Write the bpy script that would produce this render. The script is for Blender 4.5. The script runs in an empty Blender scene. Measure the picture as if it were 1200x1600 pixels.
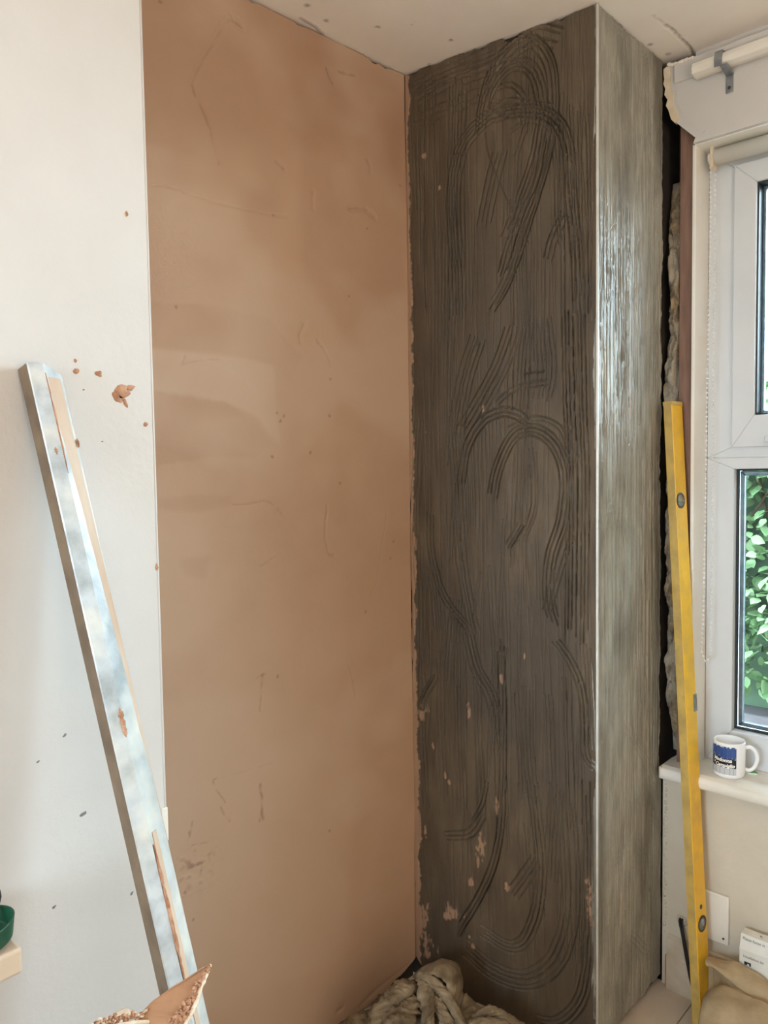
import bpy, bmesh, math, random
import numpy as np
from mathutils import Vector, Matrix

random.seed(7)
RNG = np.random.default_rng(11)
SC = bpy.context.scene
COL = SC.collection

# ------------------------------------------------------------------ camera
# room frame: +X runs along the plastered wall towards the window wall, +Y away from camera, Z up
FPX, CAMH = 1190.0, 1.43
YAW, PITCH, ROLL = math.atan2(1100, 1190), math.radians(3.1), 0.0148
_h = np.array([math.cos(YAW), math.sin(YAW), 0]); _r0 = np.array([math.sin(YAW), -math.cos(YAW), 0]); _z = np.array([0, 0, 1.0])
_F = _h * math.cos(PITCH) - _z * math.sin(PITCH); _u0 = _h * math.sin(PITCH) + _z * math.cos(PITCH)
_R = math.cos(ROLL) * _r0 - math.sin(ROLL) * _u0; _U = math.sin(ROLL) * _r0 + math.cos(ROLL) * _u0
CAM = np.array([0, 0, CAMH])
cd = bpy.data.cameras.new('camera'); cam = bpy.data.objects.new('camera', cd); COL.objects.link(cam)
cd.sensor_fit = 'VERTICAL'; cd.sensor_height = 36; cd.lens = 36 * FPX / 1600; cd.clip_start = 0.02
cam.matrix_world = Matrix([[_R[i], _U[i], -_F[i], CAM[i]] for i in range(3)] + [[0, 0, 0, 1]])
SC.camera = cam

# survey helpers: where a sight line from the tripod meets a plane of the room
def ray(px, py): return _F * FPX + _R * (px - 600) + _U * (800 - py)
def on_x(px, py, x): d = ray(px, py); return CAM + d * (x / d[0])
def on_y(px, py, y): d = ray(px, py); return CAM + d * (y / d[1])
def on_z(px, py, z): d = ray(px, py); return CAM + d * ((z - CAMH) / d[2])

# ------------------------------------------------------------------ light
SKY, SKY_STRENGTH = (0.69, 0.86, 1.0), 36.0
FILL_W, FILL_C = 42.0, (1.0, 0.86, 0.76)
w = bpy.data.worlds.new('overcast_sky'); SC.world = w; w.use_nodes = True
bg = w.node_tree.nodes['Background']; bg.inputs[0].default_value = (*SKY, 1); bg.inputs[1].default_value = SKY_STRENGTH
pl = bpy.data.lights.new('window_portal', 'AREA'); pl.shape = 'RECTANGLE'; pl.size = 2.0; pl.size_y = 1.7
pl.cycles.is_portal = True
po = bpy.data.objects.new('window_portal', pl); COL.objects.link(po)
po.location = (2.19, -0.27, 1.44)
po.rotation_euler = (math.radians(90), 0, math.radians(90))   # faces -X, into the room
pl2 = bpy.data.lights.new('added_opening_portal', 'AREA'); pl2.shape = 'RECTANGLE'; pl2.size = 1.0; pl2.size_y = .95; pl2.cycles.is_portal = True
po2 = bpy.data.objects.new('added_opening_portal', pl2); COL.objects.link(po2); po2.location = (-2.31, .35, 1.475); po2.rotation_euler = (math.radians(90), 0, math.radians(-90))   # unseen opening added in the far wall for fill daylight, faces +X
ll = bpy.data.lights.new('added_ceiling_fill', 'AREA'); ll.shape = 'DISK'; ll.size = .32; ll.energy = FILL_W; ll.color = FILL_C
lo = bpy.data.objects.new('added_ceiling_fill', ll); COL.objects.link(lo); lo.location = (0.15, -1.00, 1.25); lo.rotation_euler = (math.pi, 0, 0)   # unseen fill light added behind the viewer, thrown at the ceiling
SC.view_settings.view_transform = 'Standard'; SC.view_settings.look = 'None'
SC.view_settings.exposure = -0.38; SC.view_settings.gamma = 1.0; SC.view_settings.use_curve_mapping = False
SC.cycles.max_bounces = 10; SC.cycles.diffuse_bounces = 7; SC.cycles.transparent_max_bounces = 12
SC.cycles.sample_clamp_indirect = 6.0

# ------------------------------------------------------------------ materials
def s2l(c):
    c = [x / 255.0 for x in c]
    return tuple(x / 12.92 if x <= .04045 else ((x + .055) / 1.055) ** 2.4 for x in c)

def mat(name, c1, c2=None, scale=8.0, rough=.7, bump=0.0, bscale=60.0, metal=0.0, spec=.5, attrs=(), c3=None, scale3=2.5,
        stretch=None, roughvar=0.0, lo=.35, hi=.65, bdist=.002, sheen=0, detail=5, rattr=None):
    m = bpy.data.materials.new(name); m.use_nodes = True
    nt = m.node_tree; N = nt.nodes; L = nt.links
    b = N['Principled BSDF']
    b.inputs['Roughness'].default_value = rough; b.inputs['Metallic'].default_value = metal
    b.inputs['Specular IOR Level'].default_value = spec
    tc = N.new('ShaderNodeTexCoord'); vec = tc.outputs['Object']
    if stretch:
        mp = N.new('ShaderNodeMapping'); mp.inputs['Scale'].default_value = stretch; L.new(vec, mp.inputs[0]); vec = mp.outputs[0]
    def noise(sc, det=5, r=.55):
        n = N.new('ShaderNodeTexNoise'); n.inputs['Scale'].default_value = sc; n.inputs['Detail'].default_value = det
        n.inputs['Roughness'].default_value = r; L.new(vec, n.inputs['Vector']); return n.outputs['Fac']
    def mix(fac, a, bcol):
        x = N.new('ShaderNodeMix'); x.data_type = 'RGBA'
        if isinstance(fac, float): x.inputs[0].default_value = fac
        else: L.new(fac, x.inputs[0])
        for sock, v in ((x.inputs[6], a), (x.inputs[7], bcol)):
            if isinstance(v, tuple): sock.default_value = (*v, 1)
            else: L.new(v, sock)
        return x.outputs[2]
    def ramp(fac, a, bb):
        r = N.new('ShaderNodeMapRange'); r.inputs[1].default_value = a; r.inputs[2].default_value = bb; L.new(fac, r.inputs[0]); return r.outputs[0]
    col = c1
    if c2 is not None: col = mix(ramp(noise(scale, detail), lo, hi), c1, c2)
    if c3 is not None: col = mix(ramp(noise(scale3, 3), .45, .7), col, c3)
    for an, ac in attrs:
        a = N.new('ShaderNodeAttribute'); a.attribute_name = an
        col = mix(a.outputs['Fac'], col, ac)
    if isinstance(col, tuple): b.inputs['Base Color'].default_value = (*col, 1)
    else: L.new(col, b.inputs['Base Color'])
    if roughvar:
        r = N.new('ShaderNodeMapRange'); L.new(noise(scale * 1.7), r.inputs[0]); r.inputs[1].default_value = .3; r.inputs[2].default_value = .7
        r.inputs[3].default_value = max(0, rough - roughvar); r.inputs[4].default_value = min(1, rough + roughvar); L.new(r.outputs[0], b.inputs['Roughness'])
    if bump:
        bp = N.new('ShaderNodeBump'); bp.inputs['Strength'].default_value = bump; bp.inputs['Distance'].default_value = bdist
        L.new(noise(bscale, 4, .6), bp.inputs['Height']); L.new(bp.outputs[0], b.inputs['Normal'])
    return m

M = {}
M['white_paint'] = mat('white_paint', s2l((208, 205, 202)), s2l((201, 197, 193)), 3, .55, .35, 90, bdist=.0015)
M['plaster'] = mat('plaster', s2l((194, 163, 138)), s2l((184, 150, 124)), 2.2, .75, .12, 160, attrs=(('dark', s2l((164, 124, 97))), ('pale', s2l((203, 178, 156))), ('crack', s2l((104, 66, 44)))), c3=s2l((190, 156, 126)), scale3=1.3)
M['render'] = mat('render', s2l((86, 73, 58)), s2l((106, 92, 74)), 30, .62, .5, 230, attrs=(('damp', s2l((72, 62, 51))), ('smear', s2l((168, 136, 112)))), c3=s2l((80, 69, 56)), scale3=3, roughvar=.12, stretch=(1, 1, .22), spec=.4)  # colour darkened to keep the pier face turned from the window in shade
M['render_lit_side'] = mat('render_lit_side', s2l((134, 130, 118)), s2l((160, 156, 143)), 40, .47, .6, 200, attrs=(('damp', s2l((90, 85, 76))), ('smear', s2l((176, 152, 132)))), roughvar=.1, stretch=(1, 1, .3), spec=.85)  # lighter copy of the pier render, window light put into its colour
M['core'] = mat('core', s2l((48, 42, 38)), s2l((62, 52, 46)), 20, .95, .5, 40)
M['ceiling'] = mat('ceiling', s2l((242, 234, 224)), s2l((234, 224, 212)), 3, .7, .25, 45, attrs=(('crack', s2l((90, 74, 60))),))
M['wall_cream'] = mat('wall_cream', s2l((226, 212, 194)), s2l((216, 200, 180)), 2, .8)
M['wall_low'] = mat('wall_low', s2l((214, 206, 190)), s2l((204, 194, 176)), 5, .6, .3, 70, attrs=())
M['upvc'] = mat('upvc', s2l((216, 219, 222)), s2l((210, 213, 216)), 6, .28, spec=.5)
M['gasket'] = mat('gasket', s2l((34, 40, 46)), rough=.5)
M['spacer'] = mat('spacer', s2l((150, 160, 168)), s2l((120, 130, 140)), 30, .3, metal=.8)
M['gloss_white'] = mat('gloss_white', s2l((236, 233, 226)), s2l((228, 222, 210)), 6, .25, .15, 30)
M['raw_board'] = mat('raw_board', s2l((226, 212, 190)), s2l((212, 194, 166)), 40, .9, .6, 120)
M['timber'] = mat('timber', s2l((140, 108, 92)), s2l((116, 86, 72)), 12, .8, .4, 60, stretch=(6, 6, .6))
M['wool'] = mat('wool', s2l((170, 148, 116)), s2l((108, 90, 70)), 26, 1.0, .9, 140, c3=s2l((176, 166, 148)), scale3=9, bdist=.006)
M['skirting'] = mat('skirting', s2l((206, 194, 176)), s2l((186, 170, 148)), 14, .5, .3, 60)
M['raw_wood'] = mat('raw_wood', s2l((184, 134, 92)), s2l((160, 112, 74)), 30, .8)
M['plank'] = mat('plank', s2l((208, 192, 172)), s2l((186, 166, 144)), 10, .55, .15, 60, c3=s2l((206, 194, 178)), scale3=5)
M['alu'] = mat('alu', s2l((196, 202, 206)), s2l((158, 164, 166)), 26, .42, .25, 90, metal=.2, c3=s2l((216, 214, 206)), scale3=14, roughvar=.12)
M['alu_edge'] = mat('alu_edge', s2l((128, 108, 86)), s2l((104, 86, 68)), 20, .55, .2, 80, metal=.2)
M['alu_film'] = mat('alu_film', s2l((190, 160, 134)), s2l((206, 186, 166)), 14, .6, .2, 80, stretch=(1, 1, .35))
M['crust'] = mat('crust', s2l((196, 154, 126)), s2l((160, 112, 84)), 60, .95, .8, 200)
M['level_yellow'] = mat('level_yellow', s2l((240, 190, 44)), s2l((228, 176, 38)), 9, .42, .1, 60, c3=s2l((214, 170, 66)), scale3=16)
M['level_edge'] = mat('level_edge', s2l((206, 172, 92)), s2l((176, 148, 86)), 20, .5, .2, 80)
M['dark_plastic'] = mat('dark_plastic', s2l((66, 60, 52)), rough=.5)
M['vial'] = mat('vial', s2l((150, 150, 140)), s2l((120, 120, 112)), 40, .2)
M['ceramic'] = mat('ceramic', s2l((242, 243, 244)), rough=.12)
M['print_white'] = mat('print_white', s2l((246, 246, 244)), rough=.3)
M['print_dark'] = mat('print_dark', s2l((40, 42, 46)), rough=.4)
M['print_grey'] = mat('print_grey', s2l((120, 120, 116)), rough=.6)
M['carton'] = mat('carton', s2l((228, 228, 222)), s2l((220, 219, 210)), 20, .6)
M['cloth'] = mat('cloth', s2l((142, 124, 98)), s2l((96, 80, 58)), 22, .95, .7, 55, c3=s2l((168, 152, 126)), scale3=16, bdist=.006)
M['canvas'] = mat('canvas', s2l((184, 164, 132)), s2l((162, 142, 110)), 12, .9, .6, 50, c3=s2l((156, 134, 102)), scale3=11, bdist=.004)
M['paper'] = mat('paper', s2l((168, 126, 94)), s2l((146, 104, 74)), 12, .9, .4, 90, c3=s2l((176, 140, 110)), scale3=8)
M['paper_pale'] = mat('paper_pale', s2l((222, 208, 188)), s2l((206, 180, 152)), 60, .95, .6, 160)
M['shelf'] = mat('shelf', s2l((206, 184, 162)), s2l((190, 166, 142)), 6, .5, stretch=(.4, 2, 2))
M['green_glaze'] = mat('green_glaze', s2l((8, 76, 48)), s2l((5, 60, 38)), 10, .5)
M['black'] = mat('black', s2l((22, 22, 26)), rough=.5)
M['zinc'] = mat('zinc', s2l((168, 172, 176)), s2l((140, 144, 150)), 40, .38, metal=.8)
M['bead_metal'] = mat('bead_metal', s2l((232, 232, 228)), s2l((216, 215, 208)), 30, .3)
M['leaf'] = mat('leaf', s2l((114, 142, 98)), s2l((90, 122, 80)), 6, .6, c3=s2l((140, 160, 120)), scale3=9, spec=.2)
M['leaf_back'] = mat('leaf_back', s2l((76, 100, 76)), s2l((86, 112, 86)), 6, .7)
M['twig'] = mat('twig', s2l((74, 58, 42)), rough=.9)
M['garden_wall'] = mat('garden_wall', s2l((116, 108, 112)), s2l((102, 95, 98)), 6, .9)
M['paving'] = mat('paving', s2l((150, 145, 138)), s2l((132, 127, 120)), 4, .9)
M['brick'] = mat('brick', s2l((84, 52, 50)), s2l((70, 44, 44)), 6, .9)
M['house_wall'] = mat('house_wall', s2l((200, 194, 184)), s2l((190, 182, 172)), 2, .9)
M['house_glass'] = mat('house_glass', s2l((52, 54, 70)), rough=.2)
M['tag_green'] = mat('tag_green', s2l((70, 132, 62)), s2l((96, 150, 80)), 60, .6)

def glass_mat():
    m = bpy.data.materials.new('window_glass'); m.use_nodes = True
    nt = m.node_tree; nt.nodes.clear(); N = nt.nodes; L = nt.links
    o = N.new('ShaderNodeOutputMaterial'); t = N.new('ShaderNodeBsdfTransparent'); g = N.new('ShaderNodeBsdfGlossy')
    t.inputs[0].default_value = (.93, .96, .95, 1); g.inputs['Roughness'].default_value = .03
    fr = N.new('ShaderNodeFresnel'); fr.inputs[0].default_value = 1.3
    mx = N.new('ShaderNodeMixShader'); L.new(fr.outputs[0], mx.inputs[0]); L.new(t.outputs[0], mx.inputs[1]); L.new(g.outputs[0], mx.inputs[2]); L.new(mx.outputs[0], o.inputs[0])
    return m
M['glass'] = glass_mat()

# ------------------------------------------------------------------ object helpers
def tag(o, label=None, cat=None, group=None, kind=None):
    for k, v in (('label', label), ('category', cat), ('group', group), ('kind', kind)):
        if v: o[k] = v
    return o

def empty(name, loc, label, cat, group=None):
    o = bpy.data.objects.new(name, None); COL.objects.link(o); o.location = tuple(loc); o.empty_display_size = .05
    return tag(o, label, cat, group)

def world_loc(o):
    v = Vector(o.location)
    while o.parent: o = o.parent; v += Vector(o.location)
    return v

def link(name, me, m, parent=None, smooth=False):
    """world-space mesh -> object; children keep their world place"""
    o = bpy.data.objects.new(name, me); COL.objects.link(o)
    if m is not None and not me.materials: me.materials.append(M[m] if isinstance(m, str) else m)
    if parent is not None:
        o.parent = parent; me.transform(Matrix.Translation(-world_loc(parent)))
    if smooth:
        me.shade_smooth()
    return o

def set_origin(o, loc):
    """move a top-level mesh's origin to its base"""
    o.data.transform(Matrix.Translation(-Vector(tuple(loc)))); o.location = tuple(loc); return o

def raw(name, verts, faces, m, parent=None, smooth=False):
    me = bpy.data.meshes.new(name); me.from_pydata([tuple(map(float, v)) for v in verts], [], [tuple(f) for f in faces]); me.update()
    bm = bmesh.new(); bm.from_mesh(me); bmesh.ops.recalc_face_normals(bm, faces=bm.faces); bm.to_mesh(me); bm.free()
    return link(name, me, m, parent, smooth)

def from_bm(name, bm, m, parent=None, smooth=False):
    bmesh.ops.recalc_face_normals(bm, faces=bm.faces)
    me = bpy.data.meshes.new(name); bm.to_mesh(me); bm.free()
    return link(name, me, m, parent, smooth)

def box(name, lo, hi, m, parent=None, bev=0.0, seg=2, frame=None):
    bm = bmesh.new(); bmesh.ops.create_cube(bm, size=1)
    lo = np.array(lo, float); hi = np.array(hi, float)
    for v in bm.verts:
        v.co = Vector([(lo[i] + hi[i]) / 2 + v.co[i] * (hi[i] - lo[i]) for i in range(3)])
    if bev: bmesh.ops.bevel(bm, geom=list(bm.edges), offset=bev, segments=seg, profile=.5, affect='EDGES')
    if frame is not None: bm.transform(frame)
    return from_bm(name, bm, m, parent)

def prism(name, poly, axis, a0, a1, m, parent=None, bev=0.0, frame=None, seg=2):
    """poly: 2D points in the two axes other than `axis` (cyclic order x,y,z)"""
    def P(u, v, a):
        return {'x': (a, u, v), 'y': (u, a, v), 'z': (u, v, a)}[axis]
    bm = bmesh.new(); A = [bm.verts.new(P(u, v, a0)) for u, v in poly]; B = [bm.verts.new(P(u, v, a1)) for u, v in poly]
    n = len(poly); bm.faces.new(A); bm.faces.new(B[::-1])
    for i in range(n): bm.faces.new((A[i], A[(i + 1) % n], B[(i + 1) % n], B[i]))
    if bev: bmesh.ops.bevel(bm, geom=list(bm.edges), offset=bev, segments=seg, profile=.5, affect='EDGES')
    if frame is not None: bm.transform(frame)
    return from_bm(name, bm, m, parent)

def grid(name, P, m, parent=None, attrs=None, smooth=True, flip=False):
    nr, nc = P.shape[:2]
    me = bpy.data.meshes.new(name); nv = nr * nc
    idx = np.arange(nv).reshape(nr, nc)
    q = np.stack([idx[:-1, :-1], idx[:-1, 1:], idx[1:, 1:], idx[1:, :-1]], -1).reshape(-1, 4)
    if flip: q = q[:, ::-1]
    nf = len(q)
    me.vertices.add(nv); me.vertices.foreach_set('co', P.reshape(-1).astype(np.float32))
    me.loops.add(nf * 4); me.loops.foreach_set('vertex_index', q.reshape(-1).astype(np.int32))
    me.polygons.add(nf); me.polygons.foreach_set('loop_start', (np.arange(nf) * 4).astype(np.int32))
    me.polygons.foreach_set('use_smooth', np.full(nf, bool(smooth)))
    me.update(calc_edges=True)
    for k, v in (attrs or {}).items():
        a = me.attributes.new(k, 'FLOAT', 'POINT'); a.data.foreach_set('value', np.clip(v, 0, 1).reshape(-1).astype(np.float32))
    return link(name, me, m, parent)

def catmull(pts, n=8):
    P = np.array(pts, float); P = np.vstack([2 * P[0] - P[1], P, 2 * P[-1] - P[-2]]); out = []
    for i in range(1, len(P) - 2):
        for t in np.linspace(0, 1, n, endpoint=False):
            a, b, c, d = P[i - 1:i + 3]
            out.append(.5 * (2 * b + (c - a) * t + (2 * a - 5 * b + 4 * c - d) * t * t + (3 * b - a - 3 * c + d) * t ** 3))
    out.append(P[-2]); return np.array(out)

def tube(name, pts, r, m, parent=None, seg=10, caps=True, closed=False):
    pts = np.array(pts, float); n = len(pts); V = []; Fc = []
    rr = np.full(n, r) if np.isscalar(r) else np.array(r)
    prev = None
    for i in range(n):
        if closed: t = pts[(i + 1) % n] - pts[i - 1]
        else: t = pts[min(i + 1, n - 1)] - pts[max(i - 1, 0)]
        t = t / (np.linalg.norm(t) + 1e-12)
        if prev is None:
            a = np.cross(t, [0, 0, 1.]);
            if np.linalg.norm(a) < .1: a = np.cross(t, [1., 0, 0])
        else: a = prev - t * (prev @ t)
        a = a / np.linalg.norm(a); prev = a; b = np.cross(t, a)
        for k in range(seg):
            an = 2 * math.pi * k / seg; V.append(pts[i] + rr[i] * (math.cos(an) * a + math.sin(an) * b))
    for i in range(n if closed else n - 1):
        for k in range(seg):
            i2 = (i + 1) % n
            Fc.append((i * seg + k, i * seg + (k + 1) % seg, i2 * seg + (k + 1) % seg, i2 * seg + k))
    if caps and not closed: Fc.append(tuple(range(seg))); Fc.append(tuple((n - 1) * seg + k for k in range(seg)))
    return raw(name, V, Fc, m, parent, True)

def lathe(name, prof, c, m, parent=None, seg=48, smooth=True):
    V = []; Fc = []
    for r, z in prof:
        for k in range(seg):
            a = 2 * math.pi * k / seg; V.append((c[0] + r * math.cos(a), c[1] + r * math.sin(a), c[2] + z))
    for i in range(len(prof) - 1):
        for k in range(seg):
            Fc.append((i * seg + k, i * seg + (k + 1) % seg, (i + 1) * seg + (k + 1) % seg, (i + 1) * seg + k))
    Fc.append(tuple(range(seg))); Fc.append(tuple((len(prof) - 1) * seg + k for k in range(seg)))
    return raw(name, V, Fc, m, parent, smooth)

# lattice noise
def vnoise(x, y, seed=0):
    r = np.random.default_rng(seed); T = r.random((256, 256))
    xi = np.floor(x).astype(int); yi = np.floor(y).astype(int); fx = x - xi; fy = y - yi
    fx = fx * fx * (3 - 2 * fx); fy = fy * fy * (3 - 2 * fy)
    g = lambda a, b: T[a % 256, b % 256]
    return (g(xi, yi) * (1 - fx) + g(xi + 1, yi) * fx) * (1 - fy) + (g(xi, yi + 1) * (1 - fx) + g(xi + 1, yi + 1) * fx) * fy
def fbm(x, y, seed=0, octv=4):
    s = 0; a = .5; t = 0
    for k in range(octv): s = s + a * vnoise(x * 2 ** k, y * 2 ** k, seed + k); t += a; a *= .5
    return s / t

# ------------------------------------------------------------------ room constants
ZC = 2.48
PA, PG, GS, SW = np.array([.60, 1.428]), np.array([1.575, 1.358]), np.array([1.647, .843]), np.array([2.01, .836])
XW, XF, YL, XL = 2.01, 2.10, 1.02, .604
YREV = .755          # left reveal of the window
YR = -1.3            # right end of the window
ZS, ZH = .629, 2.252 # sill top, window head

class Sheet:
    """a coat on a wall: relief map over (s along the wall, z), built as a dense mesh"""
    def __init__(s, p0, p1, ds, dz, z0=0., z1=ZC):
        s.p0 = np.array(p0); s.p1 = np.array(p1); d = s.p1 - s.p0; s.len = np.linalg.norm(d); s.d = d / s.len
        s.n = np.array([s.d[1], -s.d[0]])      # towards the room
        s.ns = int(s.len / ds) + 1; s.nz = int((z1 - z0) / dz) + 1; s.z0 = z0; s.z1 = z1
        s.S, s.Z = np.meshgrid(np.linspace(0, s.len, s.ns), np.linspace(z0, z1, s.nz))
        s.ds = s.len / (s.ns - 1); s.dz = (z1 - z0) / (s.nz - 1)
        s.H = np.zeros_like(s.S)
    def at(s, px, py):
        d = ray(px, py); n3 = np.array([s.n[0], s.n[1], 0]); p = np.array([s.p0[0], s.p0[1], 0])
        q = CAM + d * (((p - CAM) @ n3) / (d @ n3)); return np.array([(q[:2] - s.p0) @ s.d, q[2]])
    def carve(s, pts, width, depth, A=None, jitter=0.0, amask=1.0):
        """cut a groove of given half width/depth along a polyline in (s,z)"""
        pts = np.asarray(pts, float); seg = np.linalg.norm(np.diff(pts, axis=0), axis=1); L = np.concatenate([[0], np.cumsum(seg)])
        n = max(2, int(L[-1] / (.6 * s.ds))); t = np.linspace(0, L[-1], n)
        x = np.interp(t, L, pts[:, 0]); z = np.interp(t, L, pts[:, 1])
        dep = depth * (.55 + .75 * vnoise(t * 25, t * 0 + pts[0, 0] * 91, 5))
        brk = np.clip(2.4 * vnoise(t * 70, t * 0 + pts[0, 0] * 31, 15) - .35, .12, 1)
        if jitter: x = x + jitter * (vnoise(t * 60, t * 0 + pts[0, 1] * 77, 9) - .5)
        ci = np.rint(x / s.ds).astype(int); cj = np.rint((z - s.z0) / s.dz).astype(int)
        kx = int(width * 1.6 / s.ds) + 1; kz = int(width * 1.6 / s.dz) + 1
        for a in range(-kx, kx + 1):
            for b in range(-kz, kz + 1):
                i = ci + a; j = cj + b; ok = (i >= 0) & (i < s.ns) & (j >= 0) & (j < s.nz)
                if not ok.any(): continue
                r = np.hypot(i * s.ds - x, s.z0 + j * s.dz - z)[ok] / width
                pr = np.clip(1 - r * r * .7, 0, 1)
                np.minimum.at(s.H, (j[ok], i[ok]), -dep[ok] * pr)
                if A is not None: np.maximum.at(A, (j[ok], i[ok]), amask * pr * brk[ok])
    def build(s, name, m, parent, attrs, zlo=None, zhi=None, slo=None, shi=None, off=0.0, depth=.012):
        t = (s.Z - s.z0) / (s.z1 - s.z0); u = s.S / s.len
        zl = s.z0 if zlo is None else zlo[None, :]; zh = s.z1 if zhi is None else zhi[None, :]
        sl = 0. if slo is None else slo[:, None]; sh = s.len if shi is None else shi[:, None]
        Zz = s.Z.copy(); 
        if zlo is not None: Zz = np.maximum(Zz, zl)
        if zhi is not None: Zz = np.minimum(Zz, zh)
        Ss = np.clip(s.S, sl, sh)
        H = s.H + off
        pad = lambda A: np.pad(A, 1, mode='edge')
        Zz, Ss, H = pad(Zz), pad(Ss), pad(H); back = off - depth
        H[0, :] = back; H[-1, :] = back; H[:, 0] = back; H[:, -1] = back
        P = np.stack([s.p0[0] + s.d[0] * Ss + s.n[0] * H, s.p0[1] + s.d[1] * Ss + s.n[1] * H, Zz], -1)
        return grid(name, P, m, parent, {k: pad(v) for k, v in attrs.items()})

# ------------------------------------------------------------------ structure: floor
fl = box('floor', (-2.2, -2.6, -.06), (2.3, 1.5, -.012), 'core'); tag(fl, 'pale timber board floor', 'floor', kind='structure')
seam = on_z(1085, 1562, 0)[1]
pw = .145; k = 0
plank_me = None
ks = range(-24, 6)
for i in ks:
    y0 = seam + i * pw
    if y0 > 1.4: continue
    xs = [-2.2, -.9 + .37 * (i % 3), .75 + .31 * (i % 4), 2.02]
    for a, b in zip(xs[:-1], xs[1:]):
        box('plank', (a + .0012, y0 + .0012, -.012), (b - .0012, min(y0 + pw, 1.46) - .0012, 0), 'plank', fl, bev=.0015, seg=1)

# ------------------------------------------------------------------ ceiling
cxs = np.unique(np.concatenate([np.linspace(-2.2, .9, 24), np.linspace(.9, 2.2, 330)])); cys = np.unique(np.concatenate([np.linspace(-2.6, .3, 24), np.linspace(.3, 1.5, 300)]))
CX, CY = np.meshgrid(cxs, cys); CH = .004 * (fbm(CX * 4, CY * 4, 31) - .5); CK = np.zeros_like(CX)
def ceil_crack(pts, wd, dep, am=1.0):
    q = np.array([on_z(px, py, ZC)[:2] for px, py in pts]); q = catmull(q, 12)
    q = q + .004 * (np.stack([vnoise(q[:, 0] * 90, q[:, 1] * 90, 3), vnoise(q[:, 0] * 90, q[:, 1] * 90, 4)], -1) - .5)
    box_ = (CX > q[:, 0].min() - .02) & (CX < q[:, 0].max() + .02) & (CY > q[:, 1].min() - .02) & (CY < q[:, 1].max() + .02)
    px = CX[box_]; py = CY[box_]; d = np.min(np.hypot(px[:, None] - q[None, :, 0], py[:, None] - q[None, :, 1]), 1)
    v = np.clip(1 - (d / wd) ** 2, 0, 1); CH[box_] += dep * v; CK[box_] = np.maximum(CK[box_], am * v)
ceil_crack([(1040, 40), (1052, 50), (1068, 66), (1079, 76), (1083, 86), (1084, 97)], .004, .006, .55)
ceil_crack([(1020, 25), (1040, 40)], .003, .003, .3)
for a, b in (((470, 28), (505, 52)), ((560, 88), (590, 108)), ((520, 66), (548, 80))): ceil_crack([a, ((a[0] + b[0]) / 2 + 3, (a[1] + b[1]) / 2 - 1), b], .006, -.003, .55)
for c in ((1044, 85), (510, 32), (590, 42), (645, 36), (705, 62), (1016, 70), (672, 101), (480, 8)):
    q = on_z(*c, ZC)[:2]; d = np.hypot(CX - q[0], CY - q[1]); v = np.clip(1.3 - d / .007, 0, 1) * (fbm(CX * 150, CY * 150, 8) > .42); CK = np.maximum(CK, .7 * v)
ce = grid('ceiling', np.stack([CX, CY, ZC + CH], -1), 'ceiling', None, {'crack': CK}, flip=True)
tag(ce, 'off-white painted ceiling with ragged chipped edges', 'ceiling', kind='structure')
ct = box('plaster_backing', (-2.2, -2.6, ZC + .012), (2.3, 1.5, ZC + .05), 'core', ce)

# ------------------------------------------------------------------ left wall (painted chimney breast)
lw = prism('wall_left', [(-2.2, YL), (XL, YL), (XL, 1.45), (-2.2, 1.45)], 'z', 0, ZC, 'white_paint', None, bev=.004)
tag(lw, 'white painted chimney breast wall with plaster splashes', 'wall', kind='structure')
tube('corner_bead', [(XL - .001, YL + .001, 0), (XL - .001, YL + .001, ZC)], .0018, 'white_paint', lw, 8)
def splat(px, py, r, m, parent, plane='y', val=YL, aspect=1.3, rot=.4, th=.0016, seed=0, name='plaster_splat'):
    c = on_y(px, py, val) if plane == 'y' else on_x(px, py, val)
    rg = np.random.default_rng(seed + int(px * 7 + py)); n = 16; V = [[], []]
    rad = r * (.55 + .7 * rg.random(n)); rad = (rad + np.roll(rad, 1)) / 2
    for lay, (sc, o) in enumerate(((1, 0), (.72, th))):
        for k in range(n):
            a = 2 * math.pi * k / n; u = rad[k] * sc * math.cos(a) * aspect; v = rad[k] * sc * math.sin(a)
            u, v = u * math.cos(rot) - v * math.sin(rot), u * math.sin(rot) + v * math.cos(rot)
            V[lay].append((c[0] + u, val - o, c[2] + v) if plane == 'y' else (val - o, c[1] - u, c[2] + v))
    Fc = [tuple(n + k for k in range(n))] + [(k, (k + 1) % n, n + (k + 1) % n, n + k) for k in range(n)]
    return raw(name, V[0] + V[1], Fc, m, parent, True)
for px, py, r, a, ro in ((118, 564, .0032, .7, 0), (119, 580, .0042, 1, .3), (154, 584, .0055, .9, 1.5), (192, 612, .0105, 1.5, .75), (184, 622, .0065, 1.6, 2.6), (203, 606, .005, 1.8, .5), (196, 630, .0035, 2.2, 1.9), (228, 663, .0035, 1.2, .4), (198, 334, .004, .6, 0), (245, 886, .005, .6, .1), (93, 602, .0015, 1.6, 0)):
    splat(px, py, r, 'crust', lw, aspect=a, rot=ro)
for px, py, r, ro in ((85, 1417, .0022, .6), (101, 1149, .002, .5), (130, 1272, .003, .3), (206, 1396, .002, 1.), (60, 1190, .0015, .5), (131, 609, .001, .2), (160, 690, .001, .2)):
    splat(px, py, r, 'print_grey', lw, aspect=1.8, rot=ro, th=.0006, name='scuff_mark')
cp0, cp1 = on_y(252, 1263, YL - .0), on_y(262, 1312, YL)
box('plaster_chip', (cp0[0], YL - .004, cp1[2]), (XL + .001, YL, cp0[2]), 'gloss_white', lw, bev=.0015)

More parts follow.
